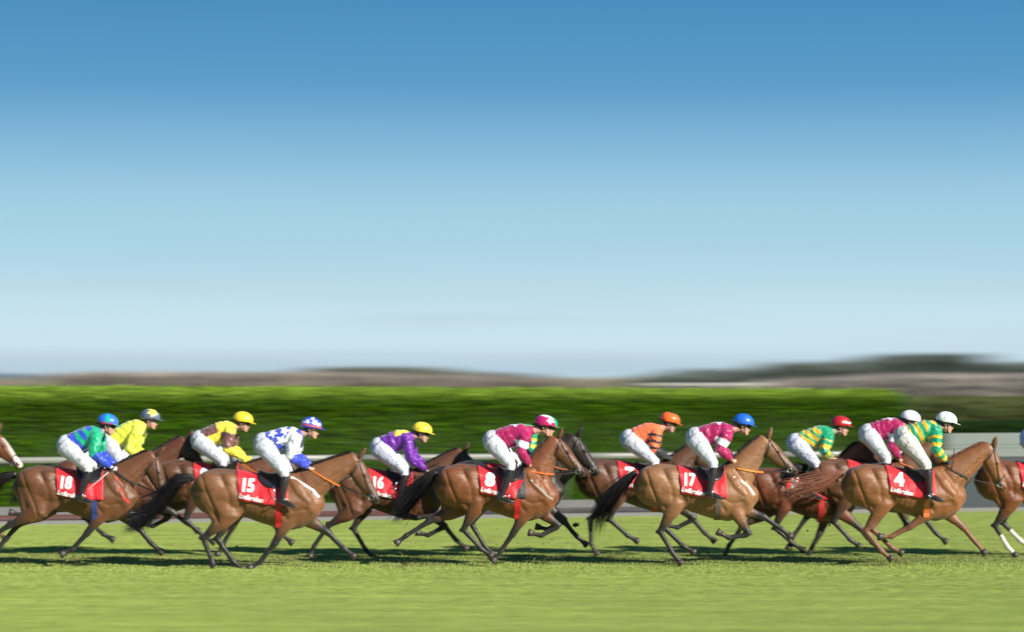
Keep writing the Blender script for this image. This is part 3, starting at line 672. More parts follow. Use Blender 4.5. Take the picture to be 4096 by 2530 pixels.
sheet('path', [(-1.2, LR(-1.2, .25)), (40, LR(40, .25)), (40, LR(40, 4.2)), (-1.2, LR(-1.2, 4.2))], M_TAR, .004, kind='structure')
ANG = math.atan(.3)
def wallbox(bm, x0, x1, o0, o1, z0, z1, bev=0):
    vs_ = [(x0, LR(x0, o0)), (x1, LR(x1, o0)), (x1, LR(x1, o1)), (x0, LR(x0, o1))]
    lo_ = [bm.verts.new((a, b, z0)) for a, b in vs_]; hi = [bm.verts.new((a, b, z1)) for a, b in vs_]
    bm.faces.new(lo_[::-1]); bm.faces.new(hi)
    for j in range(4): bm.faces.new((lo_[j], lo_[(j + 1) % 4], hi[(j + 1) % 4], hi[j]))
M_KERB = plain('pale_kerb_concrete', (.16, .16, .15), .8, bump=.01)
bm = bmesh.new(); wallbox(bm, -40, 40, .10, .25, -.05, .07); link('kerb', bm_mesh(bm, False), M_KERB, kind='structure')
bm = bmesh.new(); wallbox(bm, -40, 40, 4.2, 4.4, -.05, .16); link('kerb', bm_mesh(bm, False), plain('grey_kerb_concrete', (.13, .135, .13), .8, bump=.01), kind='structure')
# running rail
M_RAIL = plain('white_rail_plastic', (.19, .195, .18), .4)
rail = link('running_rail', None, None, None, (0, LR(0), 0), label='white running rail on slim posts between the horses and the tall green hedge', category='rail')
for i in range(11):
    x0 = -35 + i * 4; bm = bmesh.new(); L_ = [(x0 + .01 + 3.98 * j / 4, LR(x0 + .01 + 3.98 * j / 4) - LR(0), 1.19) for j in range(5)]
    loft(bm, [(*p, .062, .045) for p in L_], n=14, cap=.1, lat=(0, 1, 0)); link('rail_bar', bm_mesh(bm), M_RAIL, rail)
for i in range(12):
    x0 = -35 + i * 4; y0 = LR(x0) - LR(0); bm = bmesh.new()
    tube(bm, [(x0, y0 + .42, -.1), (x0, y0 + .42, .72), (x0, y0 + .34, 1.0), (x0, y0 + .1, 1.15), (x0, y0, 1.17)], .025, 8); link('rail_post', bm_mesh(bm), M_RAIL, rail)

# leaf scatter used for every hedge, thicket and wood
def leaf_mesh(n, sampler, size, name, colf, seed):
    r_ = np.random.default_rng(seed); P, N = sampler(r_, n); c = P
    a = r_.normal(size=(n, 3)); a = a + N * r_.uniform(-.2, .8, (n, 1)); w = np.cross(a, r_.normal(size=(n, 3))); w /= np.linalg.norm(w, axis=1)[:, None] + 1e-6
    h = np.cross(w, a); h /= np.linalg.norm(h, axis=1)[:, None] + 1e-6
    s = (size * r_.uniform(.6, 1.4, n))[:, None]
    q = np.stack([c - h * s, c + w * s * .55, c + h * s, c - w * s * .55], 1).reshape(-1, 3)
    me = np_mesh(q, 4, name); set_col(me, np.repeat(colf(P, r_), 4, axis=0)); return me
M_LEAF = attr_mat('leaf', 0.7, vary=.15, vscale=2, spec=.08)
t_ = M_LEAF.node_tree; p_ = t_.nodes['Principled BSDF']
HX0, HX1 = -38.0, 8.9
def hedge_prof(a):
    """a in 0..1 from foot of the near face, over the rounded top, to the back: offset and height"""
    H_, W_ = 2.44, 1.6
    return a, H_, W_
def hedge_sampler(r_, n):
    x = r_.uniform(HX0, HX1, n); k = r_.uniform(0, 1, n); o = np.empty(n); z = np.empty(n); N = np.zeros((n, 3))
    Hh = 2.43 - .004 * x
    f = k < .66; z[f] = (k[f] / .66) * (Hh[f] - .3); o[f] = 4.9 + .12 * np.sin(z[f] * 1.3); N[f] = (0.28, -1, 0)
    g = (k >= .66) & (k < .80); an = (k[g] - .66) / .14 * np.pi / 2; z[g] = Hh[g] - .3 + .3 * np.sin(an); o[g] = 4.9 + .3 * (1 - np.cos(an)); N[g, 1] = -np.cos(an); N[g, 2] = np.sin(an)
    h = (k >= .80); z[h] = Hh[h]; o[h] = 5.2 + 1.3 * (k[h] - .8) / .2; N[h, 2] = 1
    o += r_.normal(0, .05, n); z += np.where(h | g, r_.normal(0, .035, n), 0)
    endt = np.clip((x - (HX1 - .6)) / .6, 0, 1); z *= (1 - .25 * endt ** 2)
    return np.stack([x, 54 + .3 * x + o, z], 1), N
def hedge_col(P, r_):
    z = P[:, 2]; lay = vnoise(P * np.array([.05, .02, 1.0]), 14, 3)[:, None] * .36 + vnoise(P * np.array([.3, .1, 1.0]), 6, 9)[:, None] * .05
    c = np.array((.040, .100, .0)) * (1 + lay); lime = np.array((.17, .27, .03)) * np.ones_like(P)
    t = np.clip((z - 2.22) / .16, 0, 1)[:, None]; c = c * (1 - t) + lime * t  # crown leaves go lime: fresh growth, with the sunlit top painted in
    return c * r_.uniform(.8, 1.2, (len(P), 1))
hm_ = bmesh.new()
prof = [(5.0, -.02), (5.0, 2.05), (5.12, 2.26), (5.3, 2.36), (6.3, 2.38), (6.5, 2.2), (6.5, -.02)]
sec = []
for i in range(48):
    x = lerp(HX0 + .1, HX1 - .12, i / 47); sec.append([hm_.verts.new((x, LR(x, o + .03 * math.sin(i * 2.1 + o)), z)) for o, z in prof])
for a, b in zip(sec, sec[1:]):
    for j in range(len(prof) - 1): hm_.faces.new((a[j], a[j + 1], b[j + 1], b[j]))
hm_.faces.new(sec[0]); hm_.faces.new(sec[-1][::-1])
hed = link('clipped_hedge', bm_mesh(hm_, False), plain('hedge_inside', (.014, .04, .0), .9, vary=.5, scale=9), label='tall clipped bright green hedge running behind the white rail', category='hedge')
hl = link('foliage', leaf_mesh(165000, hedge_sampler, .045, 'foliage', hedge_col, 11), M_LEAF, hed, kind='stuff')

# grey hoarding right of the hedge
hb = link('hoarding', None, None, None, (0, 0, 0), label='long pale grey boarded hoarding with dark foot beyond the white helmeted leader', category='hoarding')
hx0, hx1 = 9.05, 22.0
def yb(x): return LR(x, .6) + 1.2
M_BOARD = plain('pale_grey_board', (.125, .155, .14), .6); M_FOOT = plain('slate_blue_board', (.022, .034, .04), .7); M_POST = plain('grey_post', (.22, .24, .23), .6)
for k, (z0, z1) in enumerate(((1.315, 1.56), (1.245, 1.310), (1.06, 1.240))):
    for s_ in range(4):
        a, b = lerp(hx0, hx1, s_ / 4) + .003, lerp(hx0, hx1, (s_ + 1) / 4) - .003
        bm = bmesh.new(); vs_ = [(a, yb(a)), (b, yb(b)), (b, yb(b) + .03), (a, yb(a) + .03)]; lo_ = [bm.verts.new((*q, z0)) for q in vs_]; hi = [bm.verts.new((*q, z1)) for q in vs_]
        bm.faces.new(lo_[::-1]); bm.faces.new(hi); [bm.faces.new((lo_[j], lo_[(j + 1) % 4], hi[(j + 1) % 4], hi[j])) for j in range(4)]
        link('plank', bm_mesh(bm, False), M_BOARD, hb)
for s_ in range(4):
    a, b = lerp(hx0, hx1, s_ / 4), lerp(hx0, hx1, (s_ + 1) / 4) - .004
    bm = bmesh.new(); vs_ = [(a, yb(a) + .02), (b, yb(b) + .02), (b, yb(b) + .05), (a, yb(a) + .05)]; lo_ = [bm.verts.new((*q, .0)) for q in vs_]; hi = [bm.verts.new((*q, 1.055)) for q in vs_]
    bm.faces.new(lo_[::-1]); bm.faces.new(hi); [bm.faces.new((lo_[j], lo_[(j + 1) % 4], hi[(j + 1) % 4], hi[j])) for j in range(4)]
    link('foot_panel', bm_mesh(bm, False), M_FOOT, hb)
for s_ in range(5):
    a = lerp(hx0 + .05, hx1 - .05, s_ / 4); bm = bmesh.new(); tube(bm, [(a, yb(a) + .10, -.05), (a, yb(a) + .10, 1.54)], .04, 8); link('post', bm_mesh(bm), M_POST, hb)

# banks, thickets and woods beyond
def mass(name, n, x0, x1, Yc, dY, hf, size, colr, seed, **props):
    def smp(r_, n_):
        x = r_.uniform(x0, x1, n_); y = Yc + r_.uniform(-dY, dY, n_); H_ = hf(x); z = H_ * r_.uniform(0, 1, n_) ** .7
        N = np.zeros((n_, 3)); N[:, 1] = -1; N[:, 2] = .6; return np.stack([x, y, z], 1), N
    def cf(P, r_):
        c = np.array(colr); b_ = vnoise(P * np.array([.6, .2, 1.5]), 2.5 / max(size, .1) * .15, seed)[:, None] * .3
        return c * (1 + b_) * r_.uniform(.6, 1.35, (len(P), 1))
    return link(name, leaf_mesh(n, smp, size, name, cf, seed), M_LEAF, None, **props)
xw = lambda p, Y: (p - 2048) * Y / K
zw = lambda p, Y: CAMH - (p - 1535) * Y / K
def prof_px(pts, Y, rough, seed):
    xs = [xw(a, Y) for a, b in pts]; zs = [zw(b, Y) for a, b in pts]
    def f(x):
        r_ = sum(np.sin(x * k_ * 6.28 / (xs[-1] - xs[0]) * 9 + k_ * seed) / k_ for k_ in (1, 2.3, 4.1, 7.7)) * .35
        return np.interp(x, xs, zs) * (1 + rough * r_)
    return f
hedge2 = mass('dark_hedge', 9000, xw(3560, 72), xw(4600, 72), 72, .8, prof_px([(3560, 1690), (4600, 1680)], 72, .01, 1), .07, (.012, .035, .006), 21, label='low dark green hedge above the grey hoarding at right', category='hedge')
mass('scrub', 16000, xw(3480, 82), xw(4700, 82), 82, 2.5, prof_px([(3480, 1640), (3600, 1592), (4700, 1585)], 82, .02, 2), .10, (.085, .10, .035), 22, kind='stuff', label='olive scrub bank above the dark hedge at right')
mass('winter_thicket', 26000, xw(2600, 125), xw(4900, 125), 125, 5, prof_px([(2600, 1560), (2640, 1546), (3040, 1540), (3080, 1524), (3400, 1520), (3440, 1502), (3900, 1500), (4900, 1488)], 125, .015, 3), .17, (.25, .225, .21), 23, kind='stuff', label='bare brown winter thicket behind the hedge end at right')
mass('far_wood', 16000, xw(2550, 420), xw(5000, 420), 420, 14, prof_px([(2500, 1522), (2700, 1500), (2720, 1490), (3050, 1488), (3080, 1462), (3430, 1460), (3480, 1432), (3860, 1428), (3900, 1462), (5000, 1460)], 420, .05, 4), .8, (.11, .13, .12), 24, kind='stuff', label='dark evergreen wood on the skyline at right')
mass('far_wood', 12000, xw(1150, 420), xw(2150, 420), 420, 10, prof_px([(1150, 1510), (1250, 1484), (1500, 1480), (1790, 1484), (1850, 1500), (2150, 1510)], 420, .04, 5), .7, (.13, .14, .12), 25, kind='stuff', label='dark line of trees on the skyline above the starry blue jockey')
mass('far_hedgerow', 14000, xw(200, 300), xw(2300, 300), 300, 8, prof_px([(200, 1512), (330, 1494), (1300, 1498), (1500, 1500), (1900, 1512), (2300, 1522)], 300, .03, 6), .42, (.24, .21, .185), 26, kind='stuff', label='brown hedgerow on the skyline at left')
mass('far_hedgerow', 34000, xw(-6000, 520), xw(9000, 520), 520, 12, prof_px([(-6000, 1516), (600, 1518), (2400, 1518), (4800, 1510), (9000, 1512)], 520, .04, 7), .6, (.22, .20, .16), 27, kind='stuff', label='pale brown hedgerow along the whole horizon')
far = link('running_rail', None, None, None, (0, 112, 0), label='thin white far rail catching the sun above the hedge right of centre', category='rail')
for i in range(4):
    a, b = lerp(xw(2555, 112), xw(3060, 112), i / 4), lerp(xw(2555, 112), xw(3060, 112), (i + 1) / 4); bm = bmesh.new(); tube(bm, [(a + .01, 0, 2.57), (b - .01, 0, 2.57)], .022, 8); link('rail_bar', bm_mesh(bm), plain('bright_white_rail', (.7, .7, .68), .4), far)
    bm = bmesh.new(); tube(bm, [(a + .2, .06, 0), (a + .2, .06, 2.56)], .03, 6); link('rail_post', bm_mesh(bm), M_RAIL, far)
bm = bmesh.new()
HY = 1500
hv = []
for i in range(61):
    x = lerp(-900, 900, i / 60); zt = 2 + 3 * max(0, math.sin(i * .35 + 1)) ** 2 + (9 if 10 < i < 24 else 0) * .4; hv.append((x, zt))
rows = [[bm.verts.new((x, HY + dy, z * f_)) for x, z in hv] for dy, f_ in ((0, 0), (40, .7), (90, 1), (200, 0))]
for a, b in zip(rows, rows[1:]):
    for j in range(60): bm.faces.new((a[j], a[j + 1], b[j + 1], b[j]))
link('hills', bm_mesh(bm), plain('far_blue_hill', (.10, .15, .17), .95), kind='structure')

# haze over the distance
# grass blades in the part of the track the camera sees
def blades(n, seed):
    r_ = np.random.default_rng(seed); u = r_.uniform(0, 1, n); y = 28.6 + (55.5 - 28.6) * u ** .9; x = r_.uniform(-1, 1, n) * y * .205
    keep = y < 54 + .3 * x - .02; x, y = x[keep], y[keep]; n = len(x)
    wv = vnoise(np.stack([x, y * 2, 0 * x], 1), .9, 5); h = (.020 + .006 * wv) * r_.uniform(.6, 1.35, n); a = r_.uniform(0, 2 * np.pi, n); w = .0055
    b = np.stack([x, y, 0 * x], 1); d_ = np.stack([np.cos(a), np.sin(a), 0 * a], 1) * w; lean = r_.normal(0, .010, (n, 3)); lean[:, 2] = h; lean[:, 0] += .008
    q = np.stack([b - d_, b + d_, b + lean], 1).reshape(-1, 3); me = np_mesh(q, 3, 'grass')
    c = np.array((.265, .335, .078)) * (1 + .16 * vnoise(np.stack([x * .25, y * 1.5, 0 * x], 1), 2.2, 8)[:, None] + .10 * vnoise(np.stack([x * .1, y * 3, 0 * x], 1), 3.1, 12)[:, None]) * r_.uniform(.92, 1.08, (n, 1))
    dry = (r_.uniform(0, 1, n) < .06)[:, None]; c = np.where(dry, np.array((.30, .27, .10)), c)
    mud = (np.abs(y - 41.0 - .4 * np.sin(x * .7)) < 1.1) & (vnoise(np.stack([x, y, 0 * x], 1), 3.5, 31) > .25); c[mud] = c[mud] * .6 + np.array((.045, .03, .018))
    shade_band = np.exp(-((y - 41.5) / 1.3) ** 4)[:, None]; c = c * (1 - .34 * shade_band * np.array((.9, 1.0, .8)))  # shade painted into the blade colour, filling out the shadow band under the field
    set_col(me, np.repeat(c, 3, axis=0)); return me
M_BLADE = attr_mat('grass_blade', 0.6, vary=.1, vscale=3, spec=.25)
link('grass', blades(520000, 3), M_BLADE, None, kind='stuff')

# ------------------------------------------------------------------ the field
# leg angles from straight down, forward positive: fore (forearm, cannon, pastern), hind (thigh, gaskin, cannon, pastern); order near fore, far fore, near hind, far hind
REACH, REACH2 = (66, 52, 55), (50, 40, 50); FOLD, FOLD2 = (52, -62, -105), (30, -80, -120); BACK, BACK2 = (-38, -42, -65), (-22, -28, -30); PLANT = (4, 2, 35)
HUND, HUND2 = (58, -22, 48, 60), (45, -30, 30, 45); HPUSH, HPUSH2 = (-2, -64, -50, -40), (8, -58, -35, -20); HTRAIL = (2, -70, -82, -105); HMID = (30, -45, 2, 30)
ar = np.array
def allc(c): return lambda p, t, up, al, co, n: np.tile(ar(c), (len(co), 1))
def mixw(c, w, k): c[w] = k; return c
def f_bluegreen(p, t, up, al, co, n):
    c = np.tile(ar(BLUE), (len(co), 1)); g = (np.sin((al * .9 + up * .35) * 52 + n * 1.1) > 0.05) & (p == 0) & (al > .12); c[g] = (.0, .33, .17)
    c[(p == 1) & (t < 1.02)] = (.0, .34, .17); return c
def f_lime(p, t, up, al, co, n): return np.tile(ar((.72, .76, .06)), (len(co), 1))
def f_quart(p, t, up, al, co, n):
    c = np.tile(ar(YEL), (len(co), 1)); br = (.16, .065, .055); c[(p == 0) & (al < .25) & (up > .0)] = br; c[(p == 0) & (al > .26) & (up < -.03)] = br; c[(p == 1) & (t < 1.0) & (t > .18)] = br; return c
def f_stars(p, t, up, al, co, n):
    c = np.tile(ar((.03, .06, .50)), (len(co), 1))
    for a, b, r_ in ((.10, .10, .07), (.20, -.03, .085), (.27, .10, .075), (.40, .10, .085), (.36, -.06, .06), (.05, -.02, .05)): c[star(al, up, a, b, r_) & (p == 0)] = (.75, .77, .8)
    c[(p == 1) & (t < 1.05)] = (.70, .72, .74); return c
def f_purple(p, t, up, al, co, n):
    c = np.tile(ar((.13, .012, .30)), (len(co), 1)); c[(p == 0) & (al > .22) & (up > .055)] = (.85, .68, .06); return c
def f_maroon(p, t, up, al, co, n):
    c = np.tile(ar(MAROON), (len(co), 1)); c[(p == 1) & (t > .45) & (t < .82)] = (.75, .74, .78); c[star(al, co[:, 1], .30, 0, .13) & (p == 0) & (up > .06)] = (.75, .72, .78); return c
def f_hoops(p, t, up, al, co, n):
    c = np.tile(ar(GREEN), (len(co), 1)); c[(p == 0) & (np.sin(al * 50 + up * 9 + .6) > .15)] = GOLD; c[(p == 1) & (np.sin(t * 14.5 - 3.4) > .1) & (t > .3)] = GOLD; return c
def f_hoops2(p, t, up, al, co, n):
    c = np.tile(ar(GOLD), (len(co), 1)) * .92; c[(p == 0) & (np.sin(al * 55 + up * 30 + 2 * n) > .35)] = GREEN; c[(al > .33) & (p == 0)] = GREEN; c[(p == 1) & (np.sin(t * 13 + 1.2) > .1)] = GREEN; c[(p == 1) & (t < .35)] = GREEN; return c
def f_orange(p, t, up, al, co, n):
    c = np.tile(ar((.85, .15, .045)), (len(co), 1)); c[(p == 1) & (t > .12) & (np.sin(t * 17.5 - 1.9) > .25)] = (.03, .02, .02); c[(p == 1) & (t > 1.05)] = (.02, .02, .02); return c
def f_white(p, t, up, al, co, n): c = np.tile(ar((.55, .58, .7)), (len(co), 1)); c[(p == 1)] = (.2, .25, .6); return c
def h_plain(c): return lambda a, b, y: np.tile(ar(c), (len(a), 1))
def h_bg(a, b, y):
    c = np.tile(ar((.03, .14, .62)), (len(a), 1)); c[np.sin(np.arctan2(y, a + .02) * 4 + 1) > .45] = (.0, .36, .30); c[b < -.012] = (.35, .03, .16); return c
def h_lime(a, b, y):
    c = np.tile(ar((.10, .12, .20)), (len(a), 1)); c[star(a, b + .0, .03, .075, .085) & (b > .0)] = (.75, .72, .08); c[b > .10] = (.75, .72, .08); return c
def h_star(a, b, y):
    c = np.tile(ar((.03, .06, .52)), (len(a), 1))
    for u_, v_, r_ in ((-.06, .04, .04), (.04, .045, .042), (-.0, .095, .03), (.10, .03, .03), (-.11, .02, .025)): c[star(a, b, u_, v_, r_)] = (.75, .78, .82)
    c[(b < .002) & (b > -.02)] = (.75, .10, .05); return c
def h_mar(a, b, y):
    c = np.tile(ar((.42, .01, .11)), (len(a), 1)); c[(b > .085) | (star(a, b, .07, .05, .06))] = (.75, .72, .76); return c
def h_or(a, b, y):
    c = np.tile(ar((.88, .13, .02)), (len(a), 1)); c[(b > .095) & (np.abs(a) < .06)] = (.03, .02, .02); return c
def h_red(a, b, y):
    c = np.tile(ar((.42, .012, .015)), (len(a), 1)); c[(b > .01) & (b < .035) & (a > .0)] = (.8, .6, .6); return c

H = {}
# far-left head
make_horse('chestnut racehorse with white blaze, only its head entering the picture at far left', 42.6, -255, legs=(FOLD, REACH2, HUND, HPUSH2), poll=(.93, 1.86), muz=(1.36, 1.33), coat=(.24, .085, .035), blaze=.05,
           pts=(.10, .035, .018), mane=(.12, .04, .02), cloth='', rein_c=(.03, .02, .015), hand=(.4, 1.4), tail=((-1.25, 1.3), (-1.5, 1.15), (-1.75, 1.0)))
make_horse('bay racehorse carrying red cloth 18 with black tail streaming off the left edge', 39.7, 348, legs=(BACK, REACH2, (0, -64, -58, -60), (12, -62, -40, -30)), poll=(1.00, 1.58), muz=(1.17, 1.02), coat=(.175, .078, .036), cloth='18',
           girth=(.03, .05, .22), rein_c=(.04, .03, .03), hand=(.40, 1.37), dz=-.02, tail=((-1.2, 1.26), (-1.42, 1.02), (-1.6, .9), (-1.8, .8)), breast=((.6, .04, .03), [(.42, 1.28), (.50, 1.10), (.56, .98), (.62, .92)]), sheep=False, ladb=-.02, stirrup=(.0, 1.0))
make_horse('dark bay racehorse of the lime yellow jockey, head showing above the near horse', 42.05, 480, legs=(REACH, FOLD, HTRAIL, HUND), poll=(1.03, 1.76), muz=(1.38, 1.25), coat=(.13, .045, .022), cloth='5', sheep=True, hand=(.36, 1.4), dz=.02)
make_horse('dark bay racehorse with red cloth 9 between two nearer horses', 41.95, 890, legs=(REACH2, BACK2, HUND, HTRAIL), poll=(1.02, 1.47), muz=(1.32, .98), coat=(.15, .065, .035), cloth='9', hand=(.30, 1.4), dz=.0, ladb=0, rein_c=(.55, .12, .02))
make_horse('light bay racehorse with red cloth 15, long dark tail and its head stretched low', 39.3, 1078, sc=1.06, legs=((-30, -38, -60), (58, 45, 50), (25, -48, 20, -20), (40, -35, 35, 50)), poll=(1.20, 1.47), muz=(1.46, .96), coat=(.235, .12, .062),
           cloth='15', girth=(.45, .01, .015), hand=(.52, 1.34), dz=-.13, tail=((-1.2, 1.18), (-1.42, .92), (-1.68, .66), (-1.85, .58)), breast=((.75, .76, .8), [(.30, 1.22), (.45, 1.13), (.58, 1.05), (.66, .95)]), rein_c=(.65, .17, .03), ladb=0, stirrup=(.1, .9))
make_horse('brown racehorse under the purple jockey with red cloth 16, half hidden', 41.95, 1585, legs=(FOLD, REACH2, HPUSH2, HUND2), poll=(1.04, 1.58), muz=(1.40, 1.12), coat=(.15, .066, .036), cloth='16', hand=(.46, 1.28), dz=-.10, ladb=-.02)
make_horse('dark brown racehorse running behind number 8, its head beyond the bay head', 41.5, 2062, legs=(REACH2, FOLD, HUND2, HTRAIL), poll=(.93, 1.82), muz=(1.24, 1.34), coat=(.020, .013, .010), cloth='3', hand=(.40, 1.42), rein_c=(.3, .08, .03))
make_horse('glossy bay racehorse with red cloth 8 and raised head, in the middle of the field', 39.8, 2030, legs=((-30, -34, -40), FOLD, (48, -28, 42, 55), (-6, -66, -58, -52)), poll=(.74, 1.83), muz=(1.15, 1.33), coat=(.24, .095, .036),
           cloth='8', girth=(.45, .01, .015), clothcut=True, rein_c=(.70, .14, .02), hand=(.33, 1.36), tail=((-1.16, 1.22), (-1.32, 1.02), (-1.46, .84), (-1.58, .70)), breast=((.30, .26, .2), [(.33, 1.24), (.45, 1.12), (.55, 1.02), (.64, .96)]), stirrup=(.02, .98))
make_horse('dark bay racehorse with red cloth 7 under the orange jockey', 42.05, 2580, legs=(FOLD, REACH2, HUND, HMID), poll=(.84, 1.66), muz=(1.18, 1.18), coat=(.13, .062, .036), cloth='7', hand=(.38, 1.4), dz=.01, ladb=0)
make_horse('pale dun bay racehorse with red cloth 17, black tail hanging and head stretched forward', 39.8, 2828, legs=(FOLD2, (72, 55, 50), (40, -30, 30, 40), (52, -26, 45, 60)), poll=(.88, 1.83), muz=(1.32, 1.36), coat=(.34, .19, .105),
           cloth='17', girth=(.10, .08, .07), rein_c=(.75, .25, .03), hand=(.42, 1.40), tail=((-1.15, 1.22), (-1.32, 1.04), (-1.5, .78), (-1.6, .48)), breast=((.75, .70, .6), [(.36, 1.28), (.48, 1.22), (.58, 1.14), (.66, 1.02)]), stirrup=(.05, 1.04))
make_horse('reddish chestnut racehorse of the green and gold jockey in a red helmet', 42.05, 3242, legs=(REACH2, BACK2, HUND, HPUSH2), poll=(.84, 1.70), muz=(1.18, 1.22), coat=(.19, .060, .028), cloth='5', hand=(.35, 1.38), dz=-.12, ladb=.0, pts=(.02, .012, .01))
make_horse('brown racehorse with a partly seen number 12 cloth behind the leading chestnut', 41.9, 3500, legs=(REACH2, (20, -60, -90), (46, -28, 42, 55), HPUSH2), poll=(.92, 1.72), muz=(1.12, 1.42), coat=(.16, .075, .042), cloth='12', hand=(.36, 1.42), dz=.02, sheep=False, tail=((-1.2, 1.3), (-1.4, 1.1), (-1.5, .9)), rein_c=(.65, .17, .03))
make_horse('chestnut racehorse with red cloth 4 and pricked ears at the front right', 39.8, 3658, legs=((-52, -62, -90), (48, 40, 40), (38, -34, 38, 52), (50, -24, 46, 60)), poll=(1.13, 1.70), muz=(1.34, 1.10), coat=(.31, .145, .062), pts=(.15, .06, .028), mane=(.17, .065, .035),
           cloth='4', girth=(.75, .18, .05), hand=(.46, 1.40), rein_c=(.06, .05, .045), tail=((-1.2, 1.27), (-1.42, 1.17), (-1.66, 1.08), (-1.82, 1.03)), ears_fwd=True, stirrup=(.16, .98))
make_horse('bright bay racehorse with red cloth 6 leaving the picture at the right edge', 41.8, 4178, legs=(REACH, FOLD, (30, -35, 30, 45), (48, -26, 44, 55)), poll=(1.0, 1.7), muz=(1.3, 1.2), coat=(.22, .078, .028), cloth='6', hand=(.4, 1.4), socks=(2, 3), dz=.0)

make_jockey('jockey in blue and green silks and blue green helmet on number 18', 39.7, 348, [(272, 1780), (370, 1873), (340, 1978), (384, 1990), (392, 1733), (381, 1815), (458, 1876), (433, 1687)], dict(f=f_bluegreen, mark=(.15, .15, .17)), h_bg, glove=(.7, .68, .7))
make_jockey('jockey in plain lime yellow silks with yellow and slate helmet', 42.05, 480, [(440, 1768), (500, 1858), (470, 1965), (512, 1975), (563, 1705), (522, 1795), (578, 1838), (602, 1667)], dict(f=f_lime, mark=(.2, .25, .45)), h_lime, goggles=False, breech=(.47,.50,.60), tilt=-10)
make_jockey('jockey in yellow and brown quartered silks with yellow helmet on number 9', 41.95, 890, [(805, 1760), (905, 1850), (880, 1955), (925, 1968), (926, 1712), (912, 1795), (975, 1834), (974, 1677)], dict(f=f_quart, mark=(.05, .22, .10)), h_plain((.85, .62, .03)), glove=(.75, .6, .05), tilt=-14)
make_jockey('jockey in blue silks with white stars and starred blue helmet', 39.3, 1078, [(1060, 1772), (1148, 1893), (1140, 1990), (1190, 2008), (1188, 1741), (1165, 1824), (1248, 1878), (1247, 1701)], dict(f=f_stars, mark=(.15, .25, .5)), h_star, goggles=False, breech=(.52,.545,.60), tilt=-12)
make_jockey('jockey in purple silks with yellow yoke and yellow helmet on number 16', 41.95, 1585, [(1522, 1788), (1625, 1888), (1610, 1985), (1655, 1995), (1630, 1748), (1640, 1828), (1715, 1888), (1690, 1719)], dict(f=f_purple, mark=(.03, .03, .04)), h_plain((.85, .68, .04)), glove=(.3, .3, .32), seam=True, tilt=-14, breech=(.50,.52,.63))
make_jockey('jockey mostly hidden behind the maroon one, gold hooped green sleeve showing', 41.5, 2062, [(1990, 1762), (2062, 1865), (2030, 1975), (2075, 1985), (2128, 1728), (2118, 1800), (2142, 1858), (2192, 1694)], dict(f=f_hoops), h_plain((.0, .35, .15)))
make_jockey('jockey in maroon silks with white armband and maroon helmet with white star on number 8', 39.8, 2030, [(1976, 1762), (2048, 1865), (2008, 1978), (2054, 1990), (2105, 1729), (2082, 1805), (2122, 1866), (2181, 1692)], dict(f=f_maroon, mark=(.45, .45, .5)), h_mar)
make_jockey('jockey in orange silks with black hooped sleeves on number 7', 42.05, 2580, [(2523, 1756), (2621, 1852), (2585, 1960), (2630, 1970), (2626, 1721), (2610, 1800), (2672, 1834), (2682, 1679)], dict(f=f_orange, mark=(.2, .3, .55)), h_or, glove=(.02, .02, .02), tilt=-18)
make_jockey('jockey in maroon silks with white armband and plain blue helmet on number 17', 39.8, 2828, [(2788, 1750), (2850, 1857), (2834, 1962), (2880, 1972), (2910, 1722), (2874, 1797), (2932, 1845), (2976, 1687)], dict(f=f_maroon, mark=(.10, .12, .3)), h_plain((.015, .12, .55)), tilt=-14)
make_jockey('jockey in gold and green silks with red helmet', 42.05, 3242, [(3189, 1772), (3262, 1863), (3235, 1965), (3280, 1975), (3312, 1731), (3290, 1805), (3330, 1838), (3365, 1694)], dict(f=f_hoops2, mark=(.05, .05, .15)), h_red, goggles=False, tilt=-8, breech=(.50,.52,.63))
make_jockey('jockey in maroon silks with white armband and white helmet bent low beside the leader', 41.9, 3500, [(3478, 1734), (3540, 1840), (3510, 1945), (3555, 1955), (3592, 1702), (3560, 1785), (3598, 1842), (3644, 1672)], dict(f=f_maroon, mark=(.05, .3, .12)), h_plain((.72, .73, .76)), tilt=-16)
make_jockey('jockey in green silks with gold hoops and white helmet on number 4', 39.8, 3658, [(3620, 1745), (3697, 1862), (3706, 1972), (3752, 1982), (3739, 1714), (3736, 1797), (3786, 1850), (3788, 1679)], dict(f=f_hoops, mark=(.55, .53, .50)), h_plain((.76, .77, .78)), glove=(.02, .02, .02), seam=True, breech=(.56, .54, .51), tilt=-14)
make_jockey('jockey in pale blue breeches cut off by the right edge', 41.8, 4178, [(4122, 1752), (4196, 1862), (4160, 1970), (4205, 1980), (4253, 1722), (4230, 1800), (4280, 1850), (4331, 1685)], dict(f=f_white), h_plain((.5, .52, .7)), breech=(.42, .46, .72))

